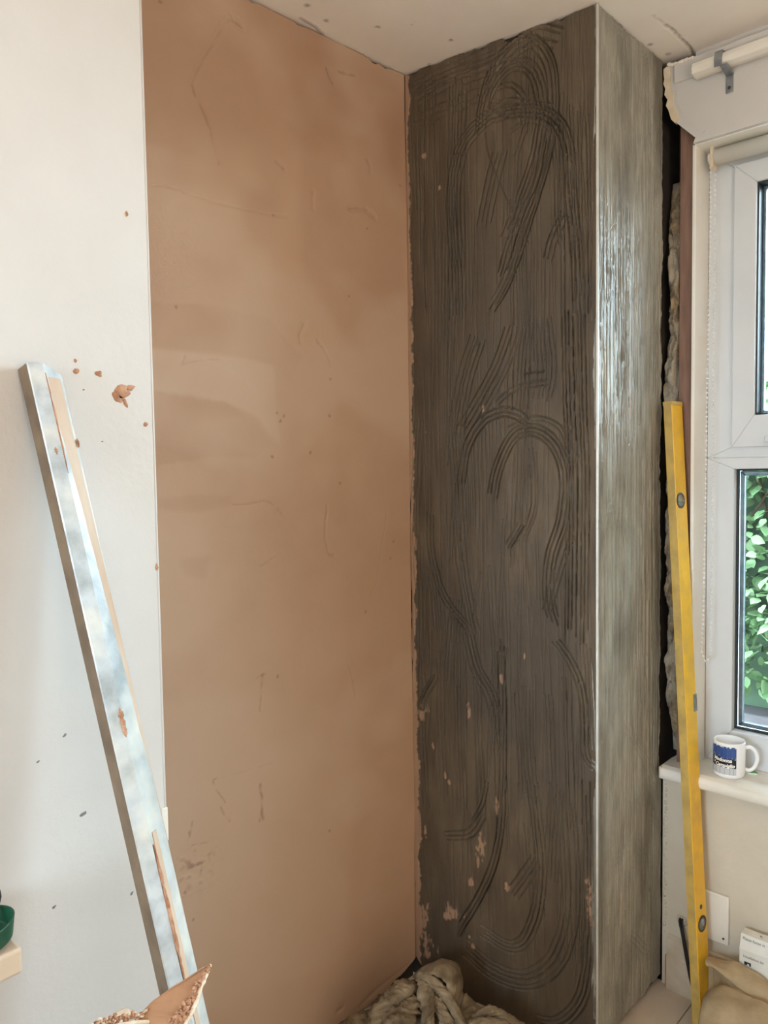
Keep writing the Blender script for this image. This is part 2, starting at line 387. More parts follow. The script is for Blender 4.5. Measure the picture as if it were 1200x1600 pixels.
# ------------------------------------------------------------------ back wall: fresh pink plaster
wb = prism('wall_back', [(PA[0] - .02, PA[1] + .012), (PG[0] + .0, PG[1] + .012), (PG[0] + .0, PG[1] + .2), (PA[0] - .02, PA[1] + .2)], 'z', 0, ZC + .01, 'core')
tag(wb, 'alcove wall in fresh pink skim plaster', 'wall', kind='structure')
sp = Sheet(PA, PG, .0028, .0028)
X, Zg = sp.S, sp.Z
sp.H += .006 * (fbm(X * 3, Zg * 2, 1) - .5) + .0016 * (fbm(X * 14, Zg * 9, 6) - .5)
dark = np.clip((fbm(X * 2.4, Zg * 2.2, 21) - .52) * 3.0, 0, .45) * np.clip((Zg - .5) / .9, 0, 1); pale = np.clip((fbm(X * 2.0, Zg * 3.0, 44) - .54) * 3.2, 0, .5)
pale = np.maximum(pale, .75 * np.clip((1.35 - Zg) / .9, 0, 1) * np.clip((sp.len - .22 - X) / .3, 0, 1) * (.6 + .6 * fbm(X * 3, Zg * 3, 47)))   # paler low down: drying plaster, plus brighter light put into the colour
crack = np.zeros_like(X)
def pp(*pts): return catmull([sp.at(*p) for p in pts], 10)
# lapped trowel passes: areas of slightly different tone bounded by an arc
def lap(pts, amt, arr, thick=.0009, soft=3):
    P = np.array([sp.at(*p) for p in pts]); x, z = X.ravel(), Zg.ravel(); ins = np.zeros(x.shape, bool); n = len(P)
    for i in range(n):
        (x1, z1), (x2, z2) = P[i], P[(i + 1) % n]
        c = ((z1 > z) != (z2 > z)) & (x < (x2 - x1) * (z - z1) / (z2 - z1 + 1e-12) + x1); ins ^= c
    ins = ins.reshape(X.shape).astype(float)
    for _ in range(soft):
        ins = (ins + np.roll(ins, 1, 0) + np.roll(ins, -1, 0) + np.roll(ins, 1, 1) + np.roll(ins, -1, 1)) / 5
    arr += amt * ins * (.6 + .8 * fbm(X * 7, Zg * 7, 71)); sp.H[...] += thick * ins
lap([(230, 545), (300, 552), (380, 560), (428, 572), (432, 640), (440, 700), (400, 650), (350, 628), (240, 612)], .34, pale)
lap([(236, 612), (300, 616), (350, 628), (400, 655), (425, 690), (400, 715), (330, 715), (240, 730)], .24, dark, -.0009)
lap([(230, 470), (330, 478), (420, 500), (470, 560), (450, 600), (432, 570), (330, 550), (232, 540)], .2, dark, .0006, 4)
lap([(245, 780), (300, 772), (360, 775), (365, 790), (300, 800), (245, 795)], .2, dark, .0004, 5)
lap([(280, 872), (330, 868), (320, 905), (290, 900)], .22, dark, .0, 8)
lap([(255, 1100), (420, 1080), (560, 1120), (540, 1500), (300, 1590), (270, 1400)], .2, pale, .0, 60)
lap([(440, 60), (640, 120), (636, 520), (560, 560), (470, 420), (470, 200)], .25, dark, .0, 60)
def pcrack(pts, wd=.0022, dep=.003, am=.8):
    sp.carve(pp(*pts), max(.0017, wd * .72), dep, crack, jitter=.006, amask=am * .48)
pcrack([(375, 40), (357, 33), (341, 55), (320, 90), (306, 118), (300, 134)], .004, .001, .3)
pcrack([(300, 134), (311, 160), (321, 182), (328, 200)], .0032, .003, .8); pcrack([(328, 200), (332, 225), (342, 258)], .0026, .002, .45)
pcrack([(432, 252), (438, 258), (444, 264)], .004, .003, .9); pcrack([(488, 300), (489, 312), (488, 324)], .003, .002, .6)
pcrack([(575, 250), (580, 262), (579, 268)], .004, .003, .8); pcrack([(545, 326), (568, 326), (585, 340)], .003, .002, .55)
pcrack([(512, 108), (520, 130)], .005, .004, .8); pcrack([(365, 30), (378, 42)], .005, .003, .6); pcrack([(530, 112), (555, 118)], .005, .002, .5)
pcrack([(475, 506), (469, 520), (470, 536)], .0026, .002, .5); pcrack([(497, 532), (510, 552), (517, 574)], .0024, .002, .35)
pcrack([(285, 569), (320, 562), (342, 562)], .0026, .002, .35); pcrack([(288, 556), (286, 568)], .0026, .002, .4)
pcrack([(363, 788), (390, 787), (415, 783), (428, 790)], .0026, .002, .45); pcrack([(436, 795), (441, 800)], .0045, .003, .8)
pcrack([(440, 862), (425, 872), (408, 884)], .0024, .002, .35); pcrack([(512, 790), (508, 830), (514, 862), (522, 867)], .0024, .002, .35)
pcrack([(412, 1052), (408, 1085), (407, 1112)], .003, .003, .5); pcrack([(400, 1060), (416, 1053)], .0026, .002, .4)
pcrack([(340, 1216), (333, 1222), (341, 1240), (352, 1255)], .003, .003, .7); pcrack([(345, 1262), (352, 1275), (360, 1284)], .004, .003, .65)
pcrack([(407, 1226), (410, 1250), (411, 1262), (413, 1280)], .0048, .004, .85); pcrack([(410, 1266), (407, 1283)], .004, .003, .7)
pcrack([(300, 1285), (297, 1308)], .003, .003, .7); pcrack([(297, 1300), (298, 1308)], .004, .003, .8)
pcrack([(340, 1218), (380, 1206), (430, 1190), (440, 1183)], .002, .0012, .18)
pcrack([(228, 291), (262, 292), (330, 315), (420, 335), (450, 338)], .0022, .0012, .22)
pcrack([(545, 1040), (552, 1070), (555, 1088)], .002, .0014, .25); pcrack([(580, 930), (590, 900), (605, 800)], .0022, .001, .16)
pcrack([(280, 1405), (310, 1393), (330, 1385)], .0024, .002, .35); pcrack([(300, 1322), (332, 1316), (338, 1325)], .003, .003, .55)
pcrack([(560, 1575), (590, 1545), (640, 1505)], .003, .002, .3); pcrack([(555, 1590), (585, 1562)], .003, -.001, .0); pcrack([(528, 1580), (535, 1575)], .004, .003, .7)
for px, py in ((428, 1), (432, 645), (443, 650), (425, 714), (438, 658), (485, 707), (531, 755), (615, 846), (610, 873), (571, 956), (410, 1055), (434, 1057), (515, 1298), (290, 1395), (303, 1437), (625, 290), (427, 337), (573, 358), (545, 463), (275, 480), (250, 3), (516, 592), (515, 650)):
    q = sp.at(px, py); d = np.hypot(X - q[0], Zg - q[1]); crack[d < .0036] = np.maximum(crack[d < .0036], .4)
qa = sp.at(307, 1355); rough_patch = np.exp(-(((X - qa[0]) / .05) ** 2 + ((Zg - qa[1]) / .045) ** 2) * 1.2); rr_ = fbm(X * 70, Zg * 90, 61)
sp.H -= .005 * rough_patch * (rr_ - .35); crack = np.maximum(crack, .5 * rough_patch * np.clip((.42 - rr_) * 6, 0, 1))
# dirty halo of darker spots towards the ceiling
spk = (fbm(X * 60, Zg * 60, 90) > .70) & (fbm(X * 4, Zg * 4, 92) > .52); crack = np.maximum(crack, .0 * spk)
u1 = sp.S[0]; zlo = .006 + .014 * fbm(u1 * 30, u1 * 0, 70) + .045 * np.clip((u1 - (sp.len - .16)) / .16, 0, 1) ** 1.5
zhi = ZC - .003 - .012 * np.clip(fbm(u1 * 22, u1 * 0 + 3, 73) - .5, 0, 1) * 2
zz = sp.Z[:, 0]
sp.build('plaster_coat', 'plaster', wb, {'dark': dark, 'pale': pale, 'crack': crack}, zlo=zlo, zhi=zhi, depth=.013)

# ------------------------------------------------------------------ pier with scratched render
pier = prism('wall_pier', [(PG[0] + .012, PG[1] + .15), (PG[0] + .012, PG[1]), (GS[0] + .012, GS[1] + .012), (SW[0] + .40, SW[1] + .012), (SW[0] + .40, PG[1] + .15)], 'z', 0, ZC + .01, 'core')
tag(pier, 'projecting pier coated in dark scratched cement render', 'wall', kind='structure')
g = Sheet(PG, GS, .0014, .0024)
X, Zg = g.S, g.Z
base = .005 * (fbm(X * 5, Zg * 3, 12) - .5) + .0011 * (fbm(X * 150, Zg * 30, 13) - .5) + .0009 * (fbm(X * 60, Zg * 60, 14) - .5)
def gc(*pts): return catmull([g.at(*p) for p in pts], 12)
def comb(pts, offs, wd=.0024, dep=.0032):
    """parallel scratches: the same sweep repeated at sideways offsets (metres)"""
    c = gc(*pts); t = np.gradient(c, axis=0); t /= np.linalg.norm(t, axis=1)[:, None] + 1e-9; nn = np.stack([-t[:, 1], t[:, 0]], -1)
    n = len(c)
    for o in offs:
        a = int(n * .07 * random.random()); b = n - int(n * .07 * random.random())
        g.carve((c + nn * o)[a:b], wd * .64, 2.7 * dep * (.6 + .7 * random.random()), jitter=.0016)
R_ = lambda n, st, j=.35: [(k - (n - 1) / 2) * st + st * j * (random.random() - .5) for k in range(n)]
Z2 = lambda zx, zy: (620 + zx / 2.727, zy / 2.727)
Z3 = lambda zx, zy: (620 + zx / 2.727, 500 + zy / 2.727)
Z4 = lambda zx, zy: (620 + zx / 2.667, 1000 + zy / 2.667)
comb([Z2(60, 420), Z2(200, 340), Z2(410, 265), Z2(520, 180), Z2(600, 140), Z2(690, 160)], R_(4, .016))
comb([Z2(60, 380), Z2(250, 290), Z2(420, 220)], R_(4, .013), .002, .0024)
comb([Z2(70, 520), Z2(250, 440), Z2(400, 380)], R_(3, .02), .002, .002)
for x0, n in ((115, 1), (155, 1), (230, 3), (270, 3)):
    comb([Z2(x0 + 6, 330), Z2(x0, 700), Z2(x0 + 2, 1100), Z2(x0 + 10, 1360)], R_(n, .01), .0022, .003)
comb([Z2(375, 560), Z2(385, 460), Z2(430, 300), Z2(530, 195), Z2(610, 250), Z2(640, 380), Z2(625, 600), Z2(560, 850), Z2(450, 1180), Z2(370, 1320)], [0, .012, .021, .028], .0026, .0042)
comb([Z2(385, 460), Z2(440, 350), Z2(500, 300), Z2(560, 330), Z2(590, 460), Z2(570, 640), Z2(510, 830), Z2(430, 1040)], [0, .01, .02, .03], .0024, .0034)
comb([Z2(430, 380), Z2(480, 370), Z2(530, 420), Z2(540, 520), Z2(500, 660)], [0, .011], .0022, .003)
comb([Z2(385, 465), Z2(470, 440), Z2(560, 450), Z2(680, 465)], [0, .013], .0022, .0028)
comb([Z2(380, 530), Z2(480, 500), Z2(600, 500), Z2(670, 550), Z2(705, 650), Z2(715, 820), Z2(740, 1080), Z2(750, 1350)], [0, .01, .02, .028], .0026, .004)
comb([Z2(490, 560), Z2(560, 520), Z2(640, 560), Z2(665, 700), Z2(670, 900), Z2(690, 1040)], [0, .009], .0022, .003)
comb([Z2(470, 490), Z2(380, 540), Z2(300, 640), Z2(268, 800), Z2(270, 950), Z2(290, 1150)], [0, -.012, -.022, -.031, -.04], .0026, .0036)
comb([Z2(375, 560), Z2(390, 660), Z2(430, 760), Z2(490, 900), Z2(560, 1040)], [0], .0022, .003)
comb([Z2(640, 560), Z2(600, 760), Z2(520, 960), Z2(460, 1180)], R_(5, .011), .0026, .0044)
comb([Z2(720, 900), Z2(670, 1000), Z2(640, 1110)], R_(3, .011), .0024, .0034)
comb([Z2(440, 640), Z2(400, 800), Z2(370, 960)], R_(4, .012), .0022, .003)
for x0, n in ((700, 2), (770, 3), (815, 2), (745, 2)):
    comb([Z2(x0 - 5, 420 + random.random() * 80), Z2(x0, 700), Z2(x0 + 4, 1000), Z2(x0 + 8, 1400)], R_(n, .009), .0022, .003)
comb([Z3(500, 30), Z3(440, 200), Z3(350, 370), Z3(290, 470)], R_(5, .012), .0022, .003)
comb([Z3(350, 60), Z3(290, 250), Z3(255, 460), Z3(250, 620)], R_(5, .011), .0022, .0032)
comb([Z3(250, 720), Z3(280, 540), Z3(350, 420), Z3(440, 372), Z3(520, 385), Z3(570, 430)], [0, -.013, -.024], .0026, .0036)
comb([Z3(250, 700), Z3(255, 860), Z3(275, 1050), Z3(310, 1250), Z3(330, 1340)], R_(4, .011), .0024, .0036)
comb([Z3(400, 860), Z3(430, 660), Z3(500, 505), Z3(585, 480), Z3(665, 540), Z3(708, 670), Z3(695, 850), Z3(645, 1020), Z3(640, 1200), Z3(680, 1340)], [0, -.009, .011, .02], .0027, .0044)
comb([Z3(480, 470), Z3(580, 428), Z3(680, 460), Z3(730, 560)], [0, .01], .0022, .0028)
comb([Z3(430, 360), Z3(510, 300), Z3(640, 275)], [0, .012], .0022, .0028); comb([Z3(540, 228), Z3(625, 218)], [0], .0022, .003)
comb([Z3(575, 550), Z3(585, 680), Z3(580, 820), Z3(520, 960)], R_(3, .01), .0022, .0026)
comb([Z3(530, 870), Z3(500, 920), Z3(470, 970)], R_(3, .008), .0026, .0044)
for x0, n in ((745, 2), (790, 3), (715, 2)):
    comb([Z3(x0 - 6, -40), Z3(x0, 300), Z3(x0 + 14, 640), Z3(x0 + 12, 1000), Z3(x0 + 8, 1380)], R_(n, .0085), .0026, .0042)
comb([Z3(140, 820), Z3(145, 1000), Z3(200, 1180), Z3(320, 1340)], R_(3, .009), .0024, .0036)
comb([Z3(740, 900), Z3(690, 1060), Z3(640, 1240)], R_(3, .011), .0022, .003)
comb([Z3(540, 0), Z3(520, 200), Z3(515, 380)], R_(6, .011), .0022, .003)
comb([Z3(620, 0), Z3(640, 200), Z3(620, 340)], R_(5, .012), .0018, .002)
comb([Z4(290, -40), Z4(330, 120), Z4(400, 260), Z4(430, 480)], R_(4, .011), .0024, .0034)
comb([Z4(430, 0), Z4(442, 320), Z4(440, 620), Z4(425, 840), Z4(370, 1020), Z4(250, 1230)], [0, .009, -.011], .0026, .0042)
comb([Z4(580, 540), Z4(605, 760), Z4(622, 950), Z4(605, 1140), Z4(545, 1280), Z4(460, 1300), Z4(330, 1220)], [0, -.01, -.021, -.03], .0026, .0042)
comb([Z4(770, 560), Z4(775, 900), Z4(780, 1200), Z4(750, 1460), Z4(660, 1570), Z4(560, 1560)], [0, .01, .02, .03], .0024, .0036)
comb([Z4(700, 640), Z4(720, 900), Z4(720, 1150), Z4(660, 1340), Z4(540, 1420), Z4(400, 1380), Z4(280, 1280)], R_(5, .012), .002, .0026)
comb([Z4(160, 150), Z4(110, 240), Z4(90, 330)], R_(3, .01), .0022, .003)
comb([Z4(640, 0), Z4(720, 120), Z4(760, 260), Z4(770, 480), Z4(830, 560)], [0, .01, .02], .0024, .0036)
comb([Z4(340, 720), Z4(290, 790), Z4(200, 800)], [0, .012, .024], .0024, .0034); comb([Z4(370, 580), Z4(350, 680), Z4(310, 750)], [0, .01], .0022, .003)
comb([Z4(580, 920), Z4(540, 980), Z4(480, 1060)], R_(4, .012), .0022, .0028)
for k in range(9):
    x0 = 90 + k * 75 + random.random() * 40
    comb([Z4(x0, 40 + 200 * random.random()), Z4(x0 + 10 * random.random(), 400), Z4(x0 + 20, 640 + 200 * random.random())], R_(random.choice((2, 3, 4)), .011), .0018, .0022)
for k in range(46):      # short runs of the comb
    x0 = 40 + random.random() * 760; y0_ = random.random() * 1400 - 60; f_ = random.choice((Z2, Z3, Z4)); dx = (random.random() - .5) * 60; ln = 200 + 400 * random.random()
    comb([f_(x0, y0_), f_(x0 + dx * .6, y0_ + ln / 2), f_(x0 + dx, y0_ + ln)], R_(random.choice((2, 3, 4, 5)), .0095), .002, .0017)
for k in range(220):     # faint vertical drag lines all over
    s0 = random.random() * g.len; z0_ = random.random() * 2.4; ln = .15 + .6 * random.random(); dr = (random.random() - .5) * .04
    g.carve(catmull([(s0, z0_), (s0 + dr * .4, z0_ + ln / 2), (s0 + dr, z0_ + ln)], 8), .0016, .0013, jitter=.001)
g.H += base
smear = np.zeros_like(X); 
def blob(px, py, rx, rz, amt=1.0, sd=1, sh=g):
    q = sh.at(px, py); e = np.sqrt(((sh.S - q[0]) / rx) ** 2 + ((sh.Z - q[1]) / rz) ** 2)
    return amt * np.clip(2.2 * (1.15 - e - 2.6 * (fbm(sh.S * 150, sh.Z * 70, 200 + sd) - .42)), 0, 1)
for i, (px, py, rx, rz) in enumerate(((660, 245, .009, .007), (687, 292, .005, .007), (655, 1113, .028, .02), (733, 1112, .006, .022), (697, 1215, .005, .014), (702, 1222, .004, .008), (775, 1262, .008, .03), (752, 1322, .012, .03), (747, 1345, .009, .018), (736, 1378, .01, .018), (793, 1385, .006, .012), (704, 1422, .02, .018), (700, 1430, .012, .012), (725, 1432, .006, .008), (734, 1465, .005, .01), (739, 1478, .004, .008), (921, 1392, .012, .025), (922, 1425, .010, .03), (925, 1440, .006, .02), (665, 1295, .005, .02), (783, 1062, .004, .012), (820, 1025, .004, .012), (664, 1430, .014, .03), (665, 1470, .02, .022), (668, 1490, .01, .02), (684, 1488, .005, .02), (676, 1165, .004, .01), (650, 852, .004, .014), (680, 895, .003, .006), (755, 640, .002, .012), (708, 690, .004, .003), (665, 675, .002, .004))):
    smear = np.maximum(smear, blob(px, py, rx, rz, .9, i))
edge = .010 + .018 * (fbm(Zg * 26, Zg * 0, 33) - .4) + .010 * (fbm(Zg * 120, X * 60, 35) - .4)
edge = edge + .012 * np.clip((.95 - Zg) * 2, 0, 1) * fbm(Zg * 55, X * 30, 36)
smear = np.maximum(smear, .9 * np.clip((edge - X) / .002, 0, 1))
damp = np.clip((fbm(X * 5, Zg * 3, 50) - .5) * 3.2, 0, .7)
g.H += .0012 * smear * (1 + .5 * fbm(X * 200, Zg * 200, 88))
u1 = g.S[0]; gt = ZC - .002 - .014 * np.clip(fbm(u1 * 30, u1 * 0 + 9, 52) - .42, 0, 1) * (1 + 1.5 * u1 / g.len)
gb = .004 + .055 * np.clip(1 - u1 / .13, 0, 1) * (.6 + .6 * fbm(u1 * 40, u1 * 0, 55))
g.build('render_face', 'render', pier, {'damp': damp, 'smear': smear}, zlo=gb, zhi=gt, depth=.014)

sd = Sheet(GS, SW, .002, .0024)
X, Zg = sd.S, sd.Z
base = .004 * (fbm(X * 6, Zg * 3, 112) - .5) + .0014 * (fbm(X * 120, Zg * 14, 113) - .5) + .0010 * (fbm(X * 90, Zg * 90, 114) - .5)
for k in range(330):
    s0 = .012 + random.random() * (sd.len - .03); z0_ = random.random() * 2.5 - .1; ln = .25 + .9 * random.random(); dr = (random.random() - .5) * .03
    sd.carve(catmull([(s0, z0_), (s0 + dr * .5 + .008 * (random.random() - .5), z0_ + ln / 2), (s0 + dr, z0_ + ln)], 10), .0018, .0030 * (.4 + random.random()), jitter=.002)
def scomb(pts, offs, wd=.0016, dep=.0018):
    c = catmull([sd.at(*p) for p in pts], 12); t = np.gradient(c, axis=0); t /= np.linalg.norm(t, axis=1)[:, None] + 1e-9; nn = np.stack([-t[:, 1], t[:, 0]], -1)
    for o in offs: sd.carve(c + nn * o, wd, dep, jitter=.0015)
scomb([(948, 40), (985, 70), (1010, 110), (1022, 150), (1028, 210)], [0, .014, .026, .036]); scomb([(955, 400), (962, 372), (972, 372), (980, 420), (990, 480)], [0, .014, .028])
scomb([(945, 520), (955, 470), (962, 462), (972, 500), (980, 560)], [0, .012, .024]); scomb([(985, 700), (1000, 672), (1010, 690), (1020, 740)], [0, .012])
scomb([(940, 830), (955, 800), (975, 830), (990, 860)], [0, .012, .024], .002, .002); scomb([(975, 1140), (1000, 1180), (1025, 1240)], [0, .014, .028]); scomb([(960, 1380), (975, 1340), (995, 1330), (1010, 1400), (1000, 1480)], [0, .014, .028])
scomb([(965, 1500), (985, 1470), (1010, 1490), (1020, 1450)], [0, .012, .024])
sd.H += base
dmp = np.clip((fbm(X * 8, Zg * 3, 150) - .5) * 3, 0, .6)
sm2 = np.maximum(blob(985, 620, .004, .09, .8, 61, sd), blob(972, 1420, .012, .06, .45, 62, sd))
u1 = sd.S[0]; st = ZC - .002 - .016 * np.clip(fbm(u1 * 30, u1 * 0 + 2, 152) - .42, 0, 1); sb = .012 + .02 * fbm(u1 * 20, u1 * 0, 153)
zz = sd.Z[:, 0]; sr = sd.len - .004 - .016 * fbm(zz * 14, zz * 0, 154) - .010 * fbm(zz * 60, zz * 0, 155)
sr = np.where(zz < .60, sd.len - .001 - .25 * (sd.len - sr), sr)
sd.build('render_return', 'render_lit_side', pier, {'damp': dmp, 'smear': sm2}, zlo=sb, zhi=st, shi=sr, depth=.014)
# metal angle bead on the arris
bd = np.array([GS[0] - .0015, GS[1] - .0015])
tube('angle_bead', [(bd[0], bd[1], .004), (bd[0], bd[1], ZC - .004)], .0032, 'bead_metal', pier, 8)

# ------------------------------------------------------------------ window wall
wr = box('wall_right', (XW, YR - 1.6, 0), (XW + .28, SW[1] - .003, ZS - .045), 'wall_low'); tag(wr, 'low white wall under the window with chipped edge', 'wall', kind='structure')
box('window_head', (XW + .004, YR - 1.6, ZH), (XW + .28, YREV + .004, ZC + .01), 'white_paint', wr)
box('pier_end', (XW, YR - 1.6, ZS - .045), (XW + .28, YR, ZH), 'white_paint', wr)
box('cavity_back', (XW + .13, YREV - .01, ZS - .045), (XW + .28, SW[1] + .03, ZC + .01), 'core', wr)
# ragged plaster lumps down the broken edge beside the render
rg = np.random.default_rng(3)
for k in range(26):
    z = .15 + k * .0165 + .006 * rg.random(); r = .0015 + .003 * rg.random()
    bm = bmesh.new(); bmesh.ops.create_icosphere(bm, subdivisions=2, radius=r)
    for v in bm.verts: v.co = v.co * (.7 + .6 * rg.random()); v.co.x *= .5; v.co.z *= 1.5
    bmesh.ops.translate(bm, verts=bm.verts, vec=(XW - .001, SW[1] - .009 - .005 * rg.random(), z)); from_bm('plaster_lump', bm, 'wall_low', wr, True)
# reveal lining, its front lip catching the light
box('reveal_lining', (XW - .002, YREV, ZS - .004), (XF + .01, YREV + .009, ZH + .004), 'gloss_white', wr, bev=.002)
box('head_lining', (XW - .002, YR, ZH - .006), (XF + .01, YREV + .009, ZH + .004), 'gloss_white', wr, bev=.002)
# lintel board with torn left end
def lp(px, py): q = on_x(px, py, XW); return (q[1], q[2])
torn = [lp(*p) for p in ((1044, 110), (1043, 118), (1045, 126), (1043, 133), (1046, 141), (1045, 150), (1049, 158), (1047, 167), (1050, 174), (1053, 181), (1056, 188), (1060, 194), (1067, 200), (1076, 207), (1084, 213), (1090, 218))]
poly = torn + [(YREV + .002, ZH - .004), (YR - 1.6, ZH - .004), (YR - 1.6, ZC - .005)] + [lp(1062, 103), (lp(1046, 107))]
ld = prism('lintel_board', poly, 'x', XW - .016, XW + .003, 'white_paint', wr)
poly2 = [(y + .002 + .003 * rg.random(), z - .002) for y, z in torn[:12]] + [(y - .011 - .004 * rg.random(), z + .004) for y, z in torn[11::-1]]
prism('torn_edge', poly2, 'x', XW - .0185, XW - .004, 'raw_board', wr)
prism('torn_edge', [(y - .019 - .002 * rg.random(), z + .004) for y, z in torn[5:]] + [(y - .024, z + .01) for y, z in torn[:4:-1]], 'x', XW - .0175, XW - .012, 'white_paint', wr)
batt = [lp(*p) for p in ((1052, 107), (1052, 136), (1058, 137))]
q0 = lp(1056, 136); q1 = lp(1056, 104)
box('rail_batten', (XW - .024, YR, q0[1]), (XW - .014, q0[0] - .004, q1[1] - .004), 'white_paint', wr, bev=.002)
# ragged plaster lip hanging at the ceiling edge
tube('ceiling_lip', catmull([on_x(px, py, XW - .02) for px, py in ((1043, 101), (1052, 101), (1062, 98), (1072, 94), (1080, 92), (1085, 90))], 5), [.0035 + .003 * rg.random() for _ in range(26)], 'ceiling', ce, 8)
# exposed timber
box('timber_batten', (XW + .012, YREV + .009, ZS), (XW + .07, YREV + .046, ZH + .06), 'timber', wr, bev=.002)
# mineral wool in the gap
n1, n2 = 26, 240
V = np.zeros((n2, n1, 3)); zz = np.linspace(ZS + .01, ZH - .06, n2); aa = np.linspace(0, math.pi, n1)
for j, z in enumerate(zz):
    thick = .022 + .030 * vnoise(np.array([z * 9.]), np.array([1.5]), 301)[0]; yc = SW[1] - .03 + .018 * (vnoise(np.array([z * 6.]), np.array([2.5]), 302)[0] - .5)
    rr_ = thick * (.35 + 1.25 * fbm(np.full(n1, z * 30.), aa * 3.0, 303)) * min(1., .15 + 3 * math.sin(math.pi * j / (n2 - 1)))
    V[j, :, 0] = np.maximum(XW + .006, XW + .080 - 1.7 * rr_ * np.sin(aa)); V[j, :, 1] = np.clip(yc + .014 + .024 * np.cos(aa), .803, .846)
wl = grid('insulation_wool', V, 'wool'); 
V[:, :, 2] = zz[:, None]
wl.data.vertices.foreach_set('co', V.reshape(-1).astype(np.float32)); wl.data.update()
tag(wl, 'tufts of tan mineral wool stuffed in the gap beside the window', 'insulation', kind='stuff')

# window frame
win = box('window_1', (XF + .004, YR, ZS - .02), (XF + .07, YREV, ZS + .004), 'upvc'); tag(win, 'white plastic framed window beside the pier', 'window', kind='structure')
ym = (YR + .69) / 2
JL = .685; ZB, ZT0, ZT1 = .721, 1.421, 1.481
def bar(name, y0, y1, z0, z1, x0=XF, x1=XF + .07, m='upvc', bev=.004): return box(name, (x0, min(y0, y1), min(z0, z1)), (x1, max(y0, y1), max(z0, z1)), m, win, bev=bev)
def mitre(name, y0, y1, z0, z1, t, x0, x1, m='upvc', ch=.006):
    """rectangular frame of four mitred bars with a chamfered inner edge"""
    o = [(y0, z0), (y1, z0), (y1, z1), (y0, z1)]; s = np.sign(y1 - y0)
    tt = t if isinstance(t, tuple) else (t, t, t, t)      # bottom, far side, top, near side
    i_ = [(y0 + s * tt[3], z0 + tt[0]), (y1 - s * tt[1], z0 + tt[0]), (y1 - s * tt[1], z1 - tt[2]), (y0 + s * tt[3], z1 - tt[2])]
    for k in range(4):
        a, b, c, d = o[k], o[(k + 1) % 4], i_[(k + 1) % 4], i_[k]
        sh = .0005; prism(name, [a, b, c, d], 'x', x0, x1, m, win, bev=.0022)
# outer frame, each light: jamb, transom, mullion
lights = [(YREV - .001, ym), (ym, YR)]
for a, b in lights:
    mitre('frame_bar', a, b, ZS, (ZT0 + ZT1) / 2, (ZB - ZS, .06, (ZT1 - ZT0) / 2, a - (JL + (0 if a > 0 else 0)) if a > .5 else .06), XF, XF + .07)
    mitre('frame_bar', a, b, (ZT0 + ZT1) / 2, ZH - .008, ((ZT1 - ZT0) / 2, .06, .05, a - JL if a > .5 else .06), XF, XF + .07)
    yl = JL if a > .5 else a - .06; yr_ = b + .06
    # lower fixed glazing: gasket, spacer, pane
    mitre('gasket', yl, yr_, ZB, ZT0, .005, XF + .022, XF + .036, 'gasket')
    mitre('spacer_bar', yl - .006, yr_ + .006, ZB + .006, ZT0 - .006, .012, XF + .034, XF + .048, 'spacer')
    box('pane', (XF + .028, yr_ + .003, ZB + .003), (XF + .032, yl - .003, ZT0 - .003), 'glass', win)
    # opening top light: sash stands proud
    sz0, sz1 = ZT1 + .002, ZH - .058
    mitre('sash_bar', yl + .003, yr_ - .003, sz0 - .005, sz1 + .006, (.081, .055, .054, .055), XF - .012, XF + .06)
    g0 = yl - .052; g1 = yr_ + .052
    mitre('gasket', g0, g1, sz0 + .076, sz1 - .048, .004, XF - .004, XF + .04, 'gasket')
    mitre('spacer_bar', g0 - .004, g1 + .004, sz0 + .080, sz1 - .052, .009, XF + .026, XF + .04, 'spacer')
    box('pane', (XF + .016, g1 + .002, sz0 + .078), (XF + .020, g0 - .002, sz1 - .05), 'glass', win)
hk = on_x(1199, 686, XF - .012); box('handle_catch', (XF - .026, hk[1] - .05, hk[2] - .008), (XF - .011, hk[1] + .004, hk[2] + .008), 'upvc', win, bev=.003)

# sill board
prof = [(1.975, ZS - .036)] + [(1.972 - .010 * math.sin(t), ZS - .020 - .016 * math.cos(t)) for t in np.linspace(.3, math.pi - .3, 8)] + [(1.980, ZS), (XF + .004, ZS), (XF + .004, ZS - .036)]
ySL = on_x(1034, 1203, 1.972)[1]
sl = prism('window_sill', prof, 'y', YR - .05, ySL, 'gloss_white'); tag(sl, 'white gloss window board with rounded nose', 'sill', kind='structure')
box('sill_end', (1.966, ySL - .002, ZS - .034), (XW + .05, ySL + .006, ZS - .003), 'raw_board', sl, bev=.002)

# skirting board
zk = .148; y0k = SW[1] - .022
prof = [(XW, 0), (XW - .018, 0), (XW - .018, zk - .055), (XW - .014, zk - .050), (XW - .014, zk - .038), (XW - .008, zk - .012), (XW - .008, zk - .004), (XW - .004, zk), (XW, zk)]
bb = prism('baseboard_right', prof, 'y', YR - 1.5, y0k, 'skirting'); tag(bb, 'scuffed white skirting board under the window', 'skirting', kind='structure')
box('raw_end', (XW - .017, y0k - .0005, .004), (XW - .001, y0k + .004, zk - .056), 'raw_wood', bb)

# unseen remainder of the room (bounce surfaces)
tag(box('wall_rear', (-2.2, -2.7, 0), (2.3, -2.6, ZC), 'wall_cream'), 'cream wall behind the viewer', 'wall', kind='structure')
ws = tag(box('wall_far', (-2.3, -2.7, 0), (-2.2, 1.5, 1.0), 'wall_cream'), 'cream wall behind the viewer with an opening added for fill daylight', 'wall', kind='structure')
box('head', (-2.3, -2.7, 1.95), (-2.2, 1.5, ZC), 'wall_cream', ws); box('side', (-2.3, -2.7, 1.0), (-2.2, -.15, 1.95), 'wall_cream', ws); box('side', (-2.3, .85, 1.0), (-2.2, 1.5, 1.95), 'wall_cream', ws)  # wall pieces around the added opening that lets in fill daylight

